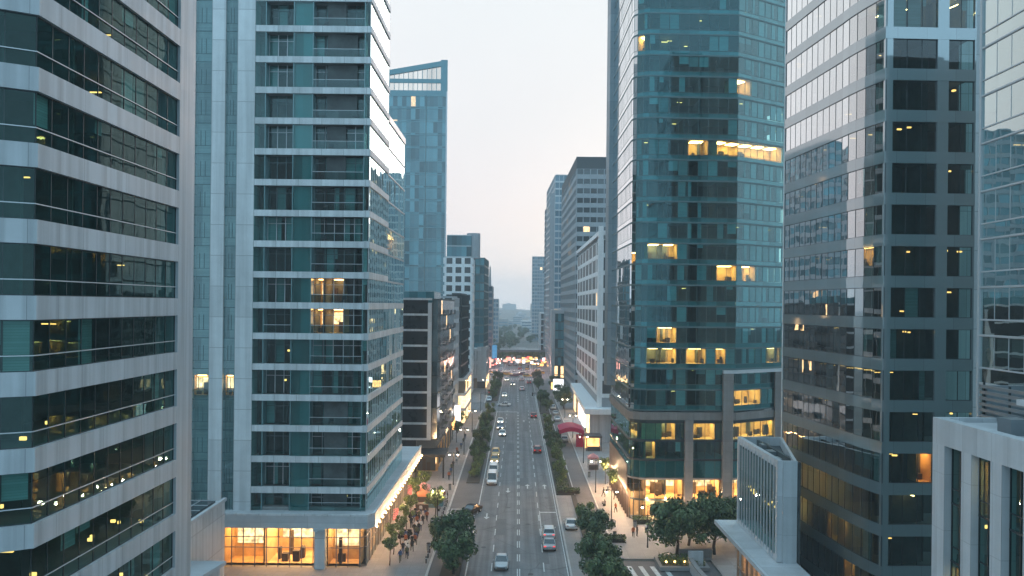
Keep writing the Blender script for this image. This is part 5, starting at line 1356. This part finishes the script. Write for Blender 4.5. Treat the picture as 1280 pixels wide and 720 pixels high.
# motorcycles along the shops
def motorcycle():
    t = thing('motorcycle', 'dark scooter parked by the podium shop front', 'motorcycle')
    for y in (-.62, .62):
        m = MB(); m.tube([(-.06, y, .28), (.06, y, .28)], .28, 14); lpart('wheel', m, 'rubber', t)
    m = MB(); loft(m, [(-.75, [(-.1,.55),(.1,.55),(.08,.75),(-.08,.75)]), (-.3, [(-.17,.35),(.17,.35),(.15,.76),(-.15,.76)]), (.15, [(-.16,.25),(.16,.25),(.12,.42),(-.12,.42)]), (.4, [(-.2,.3),(.2,.3),(.16,.9),(-.16,.9)]), (.6, [(-.08,.5),(.08,.5),(.06,.98),(-.06,.98)])]); lpart('body', m, 'paint_black', t)
    m = MB(); loft(m, [(-.72, [(-.13,.76),(.13,.76),(.1,.84),(-.1,.84)]), (-.1, [(-.15,.76),(.15,.76),(.12,.83),(-.12,.83)])]); lpart('seat', m, 'rubber', t)
    m = MB(); m.tube([(-.36,.38,1.02), (-.1,.48,1.04), (.1,.48,1.04), (.36,.38,1.02)], .02, 6); lpart('handlebar', m, 'rim_metal', t)
    m = MB(); m.ball((0,.6,.86), .08, 8); lpart('headlight', m, 'rim_metal', t)
    return t
mp = motorcycle(); USED2 = {}
for i, (x, y) in enumerate(((-16.0, 115.0), (-16.1, 116.1), (-15.9, 117.2), (-16.0, 126.2), (-16.1, 127.4))):
    put(mp, USED2, (x, y, .12), R(80), f'{ORD[i]} dark scooter parked along the podium shops, from the near end', 'scooters along the podium')

# ------------------------------------------------------------------ people
for nm, c in dict(skin=(.45,.28,.20), hair=(.02,.015,.012), denim=(.05,.07,.12), dark=(.02,.02,.024), white=(.6,.6,.6), rust=(.30,.09,.04), olive=(.10,.10,.06), blue=(.06,.10,.2)).items(): surf('cloth_'+nm, c, .85, var=.1)
def person_mesh(seed, stride, arm):
    J = {'pel': (0,0,.95), 'spi': (0,.01,1.15), 'che': (0,0,1.36), 'nec': (0,.01,1.49), 'hd0': (0,.03,1.58), 'hd1': (0,.02,1.70)}
    E = [('pel','spi'), ('spi','che'), ('che','nec'), ('nec','hd0'), ('hd0','hd1')]
    rad = {'pel': (.17,.12), 'spi': (.15,.105), 'che': (.18,.12), 'nec': (.06,.06), 'hd0': (.085,.1), 'hd1': (.075,.085)}
    for s, n in ((-1,'l'), (1,'r')):
        f = stride*s
        J['hip'+n] = (s*.1,0,.88); J['kne'+n] = (s*.105, f*.22+.03, .49); J['ank'+n] = (s*.105, f*.38-.02, .09); J['toe'+n] = (s*.12, f*.38+.15, .04)
        J['sho'+n] = (s*.185,0,1.40); J['elb'+n] = (s*.25, -f*.16-.02, 1.12); J['wri'+n] = (s*.25, -f*.26+.1+arm, .88+arm*.6); J['han'+n] = (s*.245, -f*.29+.14+arm*1.3, .79+arm*.8)
        E += [('pel','hip'+n), ('hip'+n,'kne'+n), ('kne'+n,'ank'+n), ('ank'+n,'toe'+n), ('che','sho'+n), ('sho'+n,'elb'+n), ('elb'+n,'wri'+n), ('wri'+n,'han'+n)]
        rad.update({'hip'+n: (.095,.1), 'kne'+n: (.06,.062), 'ank'+n: (.045,.05), 'toe'+n: (.045,.03), 'sho'+n: (.065,.065), 'elb'+n: (.046,.046), 'wri'+n: (.034,.03), 'han'+n: (.036,.025)})
    ks = list(J); me = bpy.data.meshes.new('person'); me.from_pydata([J[k] for k in ks], [(ks.index(a), ks.index(b)) for a, b in E], [])
    o = bpy.data.objects.new('person_rig', me); COL.objects.link(o)
    md = o.modifiers.new('s', 'SKIN'); md.use_smooth_shade = True
    for i, k in enumerate(ks): me.skin_vertices[0].data[i].radius = rad[k]; me.skin_vertices[0].data[i].use_root = (k == 'pel')
    sb = o.modifiers.new('d', 'SUBSURF'); sb.levels = 1; sb.render_levels = 1
    dg = bpy.context.evaluated_depsgraph_get(); ev = o.evaluated_get(dg); out = bpy.data.meshes.new_from_object(ev)
    bpy.data.objects.remove(o); bpy.data.meshes.remove(me)
    for m in ('cloth_skin', 'cloth_hair', 'cloth_denim', 'cloth_dark', 'cloth_white'): out.materials.append(M[m])
    for p in out.polygons:
        c = p.center; p.use_smooth = True
        if c.z > 1.5: p.material_index = 1 if (c.z > 1.69 or c.y < .0) else 0
        elif c.z > .93 and abs(c.x) < .3 and not (c.z < 1.0 and abs(c.x) > .2): p.material_index = 4
        elif abs(c.x) > .19 and c.z > .7: p.material_index = 0
        elif c.z < .1: p.material_index = 3
        else: p.material_index = 2
    return out
base = [person_mesh(1, .0, .0), person_mesh(2, .75, .0), person_mesh(3, -.75, .02), person_mesh(4, .15, .14)]
outfits = [('cloth_denim', 'cloth_white', 'white top and jeans'), ('cloth_dark', 'cloth_dark', 'all dark clothes'), ('cloth_dark', 'cloth_rust', 'rust jacket and dark trousers'), ('cloth_olive', 'cloth_blue', 'blue shirt and olive trousers'), ('cloth_dark', 'cloth_olive', 'olive coat and dark trousers'), ('cloth_denim', 'cloth_dark', 'black jacket and jeans')]
pm_cache = {}
def person(x, y, rz, pose, fit, where, group=None, z=.125):
    k = (pose, fit)
    if k not in pm_cache:
        me = base[pose].copy(); me.materials[2] = M[outfits[fit][0]]; me.materials[4] = M[outfits[fit][1]]; pm_cache[k] = me
    o = link('person', pm_cache[k]); o.location = (x, y, z); o.rotation_euler = (0, 0, rz); s = random.uniform(.95, 1.04); o.scale = (s, s, s)
    tag(o, f'person in {outfits[fit][2]}, {where}', 'person', group)
pr = random.Random(31)
ys = [107.5, 109.4, 112.0, 113.0, 115.6, 118.3, 119.5, 122.4, 124.6, 126.0]
for i, y in enumerate(ys):
    person(-14.2+.012*(y-107)+pr.uniform(-.25,.25), y, pr.choice((0, math.pi))+pr.uniform(-.4,.4), pr.choice((1,2,1,0)), i % 6, f'on the left pavement, {ORD[i]} from the near end', 'people walking the left pavement')
ys = [154, 158, 162, 165, 170, 176, 181, 187, 193, 200]
for i, y in enumerate(ys):
    person(-13.0+pr.uniform(-.4,.4), y, pr.choice((0, math.pi))+pr.uniform(-.3,.3), pr.choice((1,2,0)), (i+2) % 6, f'past the left plaza, {ORD[i]}', 'people beyond the plaza')
for i in range(16):
    person(-15.2+pr.uniform(-.7,.9), 105+i*1.55+pr.uniform(-.5,.5), pr.choice((0, math.pi))+pr.uniform(-.4,.4), pr.choice((1,2,3,0)), (i*7+3) % 6, f'near the podium trees, {ORD[i]} along', 'people strolling by the podium trees')
for i, (x, y) in enumerate(((-15.6, 141.5), (-14.9, 141.0), (-14.2, 140.8), (-13.3, 139.5), (-12.8, 139.0), (-12.3, 138.2), (-12.6, 136.4), (-11.9, 136.0), (-11.7, 137.6), (-16.2, 142.2))):
    person(x, y, pr.uniform(0, 6.28), pr.choice((0,3,0)), (i*5+1) % 6, f'in the left plaza group, {ORD[i]} by distance', 'people gathered on the left plaza')
for i, (x, y) in enumerate(((17.3, 117.2), (17.9, 117.6), (19.6, 119.0), (14.6, 121.0), (22.0, 123.2), (24.6, 122.0), (16.4, 131.0), (15.6, 142.0), (16.8, 146.0), (28.5, 121.5))):
    person(x, y, pr.uniform(0, 6.28), pr.choice((0,1,2,3)), (i*5+2) % 6, f'by the tower shops, {ORD[i]} from the hedge', 'people near the lit tower shops')

# ------------------------------------------------------------------ street furniture
def lamp_post():
    t = thing('street_lamp', 'lamp', 'street lamp')
    m = MB(); m.tube([(0,0,0), (0,0,.6), (0,0,6.2)], [.12, .085, .06], 10); lpart('pole', m, 'black_metal', t)
    for s in (-1, 1):
        m = MB(); m.tube([(0,0,5.7), (s*.35,0,6.0), (s*.8,0,6.0)], .035, 6); o = lpart('arm', m, 'black_metal', t)
        m = MB(); m.tube([(s*.8,0,6.0), (s*.8,0,5.72)], [.1,.22], 10); m.build('lamp_shade', 'black_metal').parent = o
        m = MB(); m.ball((s*.8,0,5.66), .15, 10); m.build('bulb', 'lamp_white').parent = o
    return t
lp = lamp_post(); U3 = {}
for (x, y, lab) in ((14.6, 121.5, 'twin armed street lamp glowing at the tower corner pavement'), (14.5, 145.0, 'twin armed street lamp beside the median hedge end'), (14.5, 172, 'twin armed street lamp midway along the right service road'),
                    (14.5, 205, 'twin armed street lamp near the crimson awning'), (-11.8, 121.0, 'twin armed street lamp between the big tree and the black car'), (-11.7, 150.0, 'twin armed street lamp opposite the white vans'),
                    (-11.7, 180, 'twin armed street lamp opposite the taxis'), (-11.7, 212, 'twin armed street lamp by the lit shopping floor'), (-11.8, 300, 'twin armed street lamp past the cross street'),
                    (14.5, 240, 'twin armed street lamp under the white gridded block'), (18.6, 112.3, 'twin armed street lamp at the lit planter'), (-9.0, 385, 'twin armed street lamp added for glow at the far junction, left corner'), (9.5, 385, 'twin armed street lamp added for glow at the far junction, right corner'), (-9.0, 415, 'twin armed street lamp added for glow past the far junction, left side'), (9.5, 415, 'twin armed street lamp added for glow past the far junction, right side')):  # far junction posts are added for the pink glow on the ground
    put(lp, U3, (x, y, .12), 0, lab, 'twin armed street lamps')
def bollard():
    t = thing('bollard', 'b', 'bollard'); m = MB(); m.cyl(0,0,0,.85,.09,.08,10); m.ball((0,0,.85),.085,8); lpart('post', m, 'black_metal', t)
    m = MB(); m.cyl(0,0,.62,.7,.095,.095,10); lpart('band', m, 'light_frame', t); return t
bp = bollard(); U4 = {}
for i in range(14): put(bp, U4, (-11.6, 104.5+i*2.2 if i < 8 else 124.2+(i-8)*2.4, .12), 0, f'{ORD[i]} black bollard along the left kerb, from the near end', 'black bollards on the left kerb')
def flag(x, y, z, lab):
    t = thing('wall_flag', lab, 'flag', (x, y, z)); m = MB(); m.tube([(0,0,0), (.9,0,.9)], .025, 6); lpart('pole', m, 'light_frame', t)
    m = MB(); n = 6
    for i in range(n):
        a, b = i/n, (i+1)/n; f = lambda s: (.9-.35*s*0+.05*math.sin(s*6), .12*math.sin(s*5), .9-1.7*s)
        p, q = f(a), f(b); m.face([(p[0]-.75, p[1], p[2]-.3), p, q, (q[0]-.75, q[1], q[2]-.15)], [(0, a*1.7), (.8, a*1.7), (.8, b*1.7), (0, b*1.7)])
    lpart('cloth', m, 'flag_cloth', t)
flag(-18.2, 133.5, 3.0, 'faded red striped flag hanging from the podium, the farther one'); flag(-18.2, 118.0, 3.0, 'faded red striped flag hanging from the podium, the nearer one')
def kiosk(x, y, w, d, h, mat, lab, glow=False):
    t = thing('market_kiosk', lab, 'kiosk', (x, y, .12))
    for sx in (-1, 1):
        for sy in (-1, 1): m = MB(); m.cyl(sx*w*.45, sy*d*.45, 0, h, .04, .04, 6); lpart('post', m, 'black_metal', t)
    m = MB(); T = (0,0,h+.7); c = [(-w/2,-d/2,h-.05), (w/2,-d/2,h-.05), (w/2,d/2,h-.05), (-w/2,d/2,h-.05)]
    for i in range(4): m.face([c[i], c[(i+1)%4], T])
    for i in range(4):
        p, q = c[i], c[(i+1)%4]; m.face([(p[0],p[1],p[2]-.35), (q[0],q[1],q[2]-.35), q, p])
    lpart('canopy', m, mat, t)
    m = MB(); m.box(-w*.42, w*.42, -d*.42, -d*.2, 0, 1.0); lpart('counter', m, 'brown_clad', t)
    if glow: m = MB(); m.box(-w*.3, w*.3, -.05, .05, h-.35, h-.28); lpart('lamp', m, 'lamp_gold', t)
kiosk(-15.3, 132.0, 2.3, 2.3, 2.7, 'orange_sheet', 'small kiosk with an orange canopy on the left pavement', True)
kiosk(-15.8, 137.4, 2.1, 2.1, 2.6, 'pink_sheet', 'small kiosk with a pale pink canopy beyond the orange one', True)
kiosk(16.0, 166.0, 2.2, 2.2, 2.6, 'pink_sheet', 'small kiosk with a pink canopy on the right pavement', True)
def stall_planter():
    t = thing('plaza_planter', 'round raised planter with pale rim at the middle of the left plaza', 'planter', (-13.8, 134.6, .12))
    m = MB(); m.cyl(0,0,0,.5,1.7,1.7,24); lpart('rim', m, 'teal_panel', t); r = random.Random(2); m = MB()
    for _ in range(500):
        a, q = r.random()*6.28, 1.5*math.sqrt(r.random()); p = Vector((q*math.cos(a), q*math.sin(a), r.uniform(.45, 1.1))); u = Vector((r.uniform(-1,1), r.uniform(-1,1), r.uniform(-1,1))).normalized()*.15; v = u.orthogonal().normalized()*.09
        m.face([p-u, p-v, p+u, p+v])
    lpart('shrubs', m, 'leaf_dark', t)
stall_planter()
def awning():
    t = thing('crimson_awning', 'crimson fabric awning structure standing on the right service road side', 'awning', (13.0, 195, 0))
    for (x, y) in ((10.6, 191.5), (15.8, 191.5), (10.6, 199), (15.8, 199)): m = MB(); m.box(x-.12, x+.12, y-.12, y+.12, 0, 4.2); m.build('post', 'black_metal', t)
    m = MB(); n = 8
    for i in range(n):
        a, b = i/n, (i+1)/n; z = lambda s: 4.1+.8*math.sin(math.pi*s)
        xa, xb = 10.2+6*a, 10.2+6*b
        m.face([(xa,191,z(a)), (xb,191,z(b)), (xb,199.5,z(b)), (xa,199.5,z(a))]); m.face([(xa,191,z(a)-1.0), (xb,191,z(b)-1.0), (xb,191,z(b)), (xa,191,z(a))])
    m.build('canopy', 'crimson_cloth', t)
    m = MB(); m.box(14.3, 16.2, 191.1, 191.3, .2, 3.2); m.build('side_curtain', 'crimson_cloth', t)
    t = thing('lit_stall', 'warm lit market stall with a flat roof right of the crimson awning', 'stall', (18, 190, .12))
    m = MB(); m.box(16.2, 20.0, 186, 191, 3.2, 3.6); m.build('roof', 'brown_clad', t)
    for (x, y) in ((16.4, 186.2), (19.8, 186.2), (16.4, 190.8), (19.8, 190.8)): m = MB(); m.box(x-.08, x+.08, y-.08, y+.08, .12, 3.2); m.build('post', 'black_metal', t)
    m = MB(); m.box(16.4, 19.8, 190.4, 190.6, .12, 3.1); m.build('back_wall', 'sign_amber', t)  # wall glows itself in place of a lamp inside the stall
    m = MB(); m.box(16.6, 19.6, 186.3, 187.0, .12, 1.1); m.build('counter', 'brown_clad', t)
awning()
def sign(x, y, z, w, h, mat, lab, rz=0, pole=True, d=.25):
    t = thing('shop_sign', lab, 'sign', (x, y, 0), rz)
    m = MB(); m.box(-w/2, w/2, -d/2, d/2, z, z+h); lpart('sign_face', m, mat, t)
    m = MB(); m.box(-w/2-.08, w/2+.08, -d/2+.03, d/2+.08, z-.08, z-.002); m.box(-w/2-.08, w/2+.08, -d/2+.03, d/2+.08, z+h+.002, z+h+.1); lpart('frame', m, 'dark_frame', t)
    m = MB(); m.box(-.1, .1, .06, .2, 0, z); lpart('pole', m, 'dark_frame', t)
sign(-17.4, 366, 6, 4.0, 9, 'sign_red', 'tall red vertical sign above the far left shop row')
sign(-15.2, 392, 3.0, 5, 5, 'sign_pink', 'pink glowing billboard at the left of the far junction')
sign(-12.0, 424, 5.5, 2.6, 7, 'sign_blue', 'bright blue upright sign beside the overpass')
sign(-19.6, 345, 3.5, 3.0, 6, 'sign_pink', 'pale pink shop sign on the far left pavement')
sign(-15.5, 210, 3.0, 1.6, 4.5, 'sign_white', 'upright white advertising panel by the lit shopping floor')
sign(-15.9, 200, 2.6, 1.4, 3.2, 'sign_amber', 'small amber shop sign before the white advertising panel')
sign(14.8, 285, 3.5, 3.6, 4.2, 'sign_white', 'white shop sign board beneath the far right trees')
sign(15.2, 305, 2, 4.2, 2.6, 'sign_amber', 'amber lit stall board on the far right pavement')
sign(18.4, 215, 1.2, 1.4, 6.0, 'sign_white', 'tall white light box under the street canopy', R(-90))
sr = random.Random(19)
for i in range(60):  # signs added to stand in for the glow of shopfronts and traffic
    mt, c = sr.choice((('sign_amber', 'amber'), ('sign_pink', 'rose'), ('sign_pink', 'rose'), ('sign_amber', 'amber'), ('sign_red', 'red'), ('sign_white', 'white')))
    x = sr.uniform(-26, 24); y = sr.uniform(428, 459) if abs(x) > 8 else sr.uniform(455, 460)
    sign(x, y, sr.uniform(.6, 3.2), sr.uniform(.8, 2.6), sr.uniform(.7, 2.0), mt, f'small {c} sign added for glow in the crowded row under the overpass')
for o in list(COL.objects):
    if o.name.startswith('shop_sign') and 'crowded row' in o.get('label', ''): o['group'] = 'glowing ' + o['label'].split()[1] + ' signs added under the overpass'

def traffic_light(x, y, rz, lab):
    t = thing('traffic_light', lab, 'traffic light', (x, y, .12), rz)
    m = MB(); m.tube([(0,0,0), (0,0,5.6), (2.6,0,5.9)], [.1,.08,.06], 8); lpart('pole', m, 'black_metal', t)
    m = MB(); m.box(2.45, 2.8, -.12, .12, 5.1, 6.2); h = lpart('signal_head', m, 'black_metal', t)
    for k, mt in enumerate(('dark_mass', 'dark_mass', 'tail_red')): m = MB(); m.ball((2.62, -.13, 5.3+.35*k), .11, 8); m.build('signal_lens', mt).parent = h
traffic_light(7.6, 253, R(180), 'traffic light on the right kerb at the cross street'); traffic_light(-11.4, 254.5, 0, 'traffic light on the left kerb at the cross street'); traffic_light(7.8, 369, R(180), 'traffic light at the far junction')
def bin_(): 
    t = thing('litter_bin', 'b', 'bin'); m = MB(); m.cyl(0,0,0,.95,.27,.3,14); lpart('drum', m, 'grey_metal', t); m = MB(); m.cyl(0,0,.95,1.08,.32,.2,14); lpart('lid', m, 'black_metal', t); return t
bb = bin_(); U5 = {}
for (x, y, l) in ((-11.9, 110, 'grey litter bin by the left kerb bollards'), (-12.0, 146, 'grey litter bin beyond the left plaza'), (14.5, 116.5, 'grey litter bin beside the square hedge'), (14.5, 158, 'grey litter bin on the right pavement'), (18.3, 122.5, 'grey litter bin by the tower corner hedge')): put(bb, U5, (x, y, .12), 0, l)
def bench(x, y, rz, l):
    t = thing('park_bench', l, 'bench', (x, y, .12), rz)
    m = MB(); m.box(-.9,.9,-.25,.25,.4,.46); lpart('seat', m, 'brown_clad', t); m = MB(); m.box(-.9,.9,.2,.26,.5,.85); lpart('backrest', m, 'brown_clad', t)
    for sx in (-.75,.75): m = MB(); m.box(sx-.04,sx+.04,-.22,.24,0,.4); lpart('leg', m, 'black_metal', t)
bench(-12.6, 131.5, R(90), 'wooden bench by the left plaza edge'); bench(15.0, 136, R(-90), 'wooden bench facing the lit tower side'); bench(22.8, 120.6, 0, 'wooden bench before the lit shop windows')
# light of the street lamps and bulb strings; extra points added along the shop fronts
def point(x, y, z, w, col=(1.0, .66, .38), r=.15, parent=None):
    l = bpy.data.lights.new('lamp_light', 'POINT'); l.energy = w; l.color = col; l.shadow_soft_size = r
    o = bpy.data.objects.new('lamp_light', l); COL.objects.link(o); o.location = (x, y, z)
for o in list(COL.objects):
    if o.name.startswith('street_lamp'):
        for s in (-1, 1): point(o.location.x+s*.8, o.location.y, 5.45, 200 if o.location.y < 350 else 900, (1.0, .66, .38) if o.location.y < 350 else (1, .5, .4))
for i in range(10): point(-17.6, 104+i*5.0, 4.9, 380, (1, .62, .32))
for i in range(7): point(17.4-.06*i, 127+i*4.0, 3.6, 420, (1, .62, .34))  # bare points without fixtures, added to warm the pavement by the tower
for x in (21, 24, 29.5, 37): point(x, 125.2, 3.4, 420, (1, .66, .38))  # likewise added before the front shop windows
# ------------------------------------------------------------------ air, sky, light
def haze():
    m, nt, N, L = new_mat('haze_air')
    out = node(nt, 'ShaderNodeOutputMaterial'); v = node(nt, 'ShaderNodeVolumePrincipled')
    v.inputs['Color'].default_value = (0.94, 0.97, 1.0, 1); v.inputs['Density'].default_value = HAZE; v.inputs['Anisotropy'].default_value = 0.0
    L.new(v.outputs[0], out.inputs['Volume']); M['haze_air'] = m
    b = MB(); b.box(-3050, 3050, -130, 3250, -2.0, 128.0)
    tag(b.build('haze', 'haze_air'), kind='stuff')
HAZE = 0.00036
haze()

SUN_EL, SUN_AZ = R(5), R(12)      # afterglow low over the end of the street
w = bpy.data.worlds.new('World'); scene.world = w; w.use_nodes = True
nt = w.node_tree; nt.nodes.clear(); N, L = nt.nodes, nt.links
out = node(nt, 'ShaderNodeOutputWorld'); bg1 = node(nt, 'ShaderNodeBackground'); bg2 = node(nt, 'ShaderNodeBackground'); add = node(nt, 'ShaderNodeAddShader')
sky = node(nt, 'ShaderNodeTexSky', sky_type='NISHITA', sun_disc=False, sun_elevation=SUN_EL, sun_rotation=SUN_AZ, air_density=1.0, dust_density=1.5, ozone_density=3.0)
L.new(sky.outputs[0], bg1.inputs[0]); bg1.inputs[1].default_value = 0.01
geo = node(nt, 'ShaderNodeTexCoord'); sep = node(nt, 'ShaderNodeSeparateXYZ'); L.new(geo.outputs['Generated'], sep.inputs[0])
# thin bright overcast veil: pale rose near the horizon, white above, blue dusk overhead and behind
up = ramp(nt, sep.outputs[2], [(0.0, (0.44, 0.475, 0.525)), (0.04, (0.49, 0.465, 0.49)), (0.11, (0.505, 0.465, 0.475)), (0.22, (0.495, 0.485, 0.49)), (0.36, (0.49, 0.505, 0.51)), (0.75, (0.52, 0.78, 0.94)), (1.0, (0.50, 0.79, 1.0))])
back = math_n(nt, 'MULTIPLY', math_n(nt, 'SUBTRACT', 0.35, sep.outputs[1]), 0.9, True)
colr = mixc(nt, back, up, (0.32, 0.53, 0.67))
nz = node(nt, 'ShaderNodeTexNoise', i_Scale=2.2, i_Detail=4.0); L.new(geo.outputs['Generated'], nz.inputs['Vector'])
cl = ramp(nt, nz.outputs['Fac'], [(0.3, (0.94, 0.95, 0.96)), (0.7, (1.04, 1.035, 1.03))])
L.new(mixc(nt, 1.0, colr, cl, 'MULTIPLY'), bg2.inputs[0]); bg2.inputs[1].default_value = 1.0
L.new(bg1.outputs[0], add.inputs[0]); L.new(bg2.outputs[0], add.inputs[1]); L.new(add.outputs[0], out.inputs[0])
sd = bpy.data.lights.new('sun', 'SUN'); sd.energy = 0.25; sd.angle = R(20); sd.color = (1.0, 0.80, 0.72)
so = bpy.data.objects.new('sun', sd); COL.objects.link(so)
d = Vector((math.sin(SUN_AZ)*math.cos(SUN_EL+R(8)), math.cos(SUN_AZ)*math.cos(SUN_EL+R(8)), math.sin(SUN_EL+R(8))))
so.rotation_euler = (-d).to_track_quat('-Z', 'Y').to_euler()

vs = scene.view_settings; scene.display_settings.display_device = 'sRGB'
vs.view_transform = 'Standard'; vs.look = 'None'; vs.exposure = 0.85; vs.gamma = 1.0; vs.use_curve_mapping = False
cy = scene.cycles
cy.use_denoising = True
try: cy.denoiser = 'OPENIMAGEDENOISE'; cy.denoising_input_passes = 'RGB_ALBEDO_NORMAL'
except Exception: pass
cy.max_bounces = 7; cy.diffuse_bounces = 3; cy.glossy_bounces = 4; cy.transparent_max_bounces = 14; cy.transmission_bounces = 4; cy.volume_bounces = 2
cy.caustics_reflective = False; cy.caustics_refractive = False
cy.sample_clamp_indirect = 4.0; cy.use_adaptive_sampling = True; cy.adaptive_threshold = 0.02
cy.use_light_tree = True
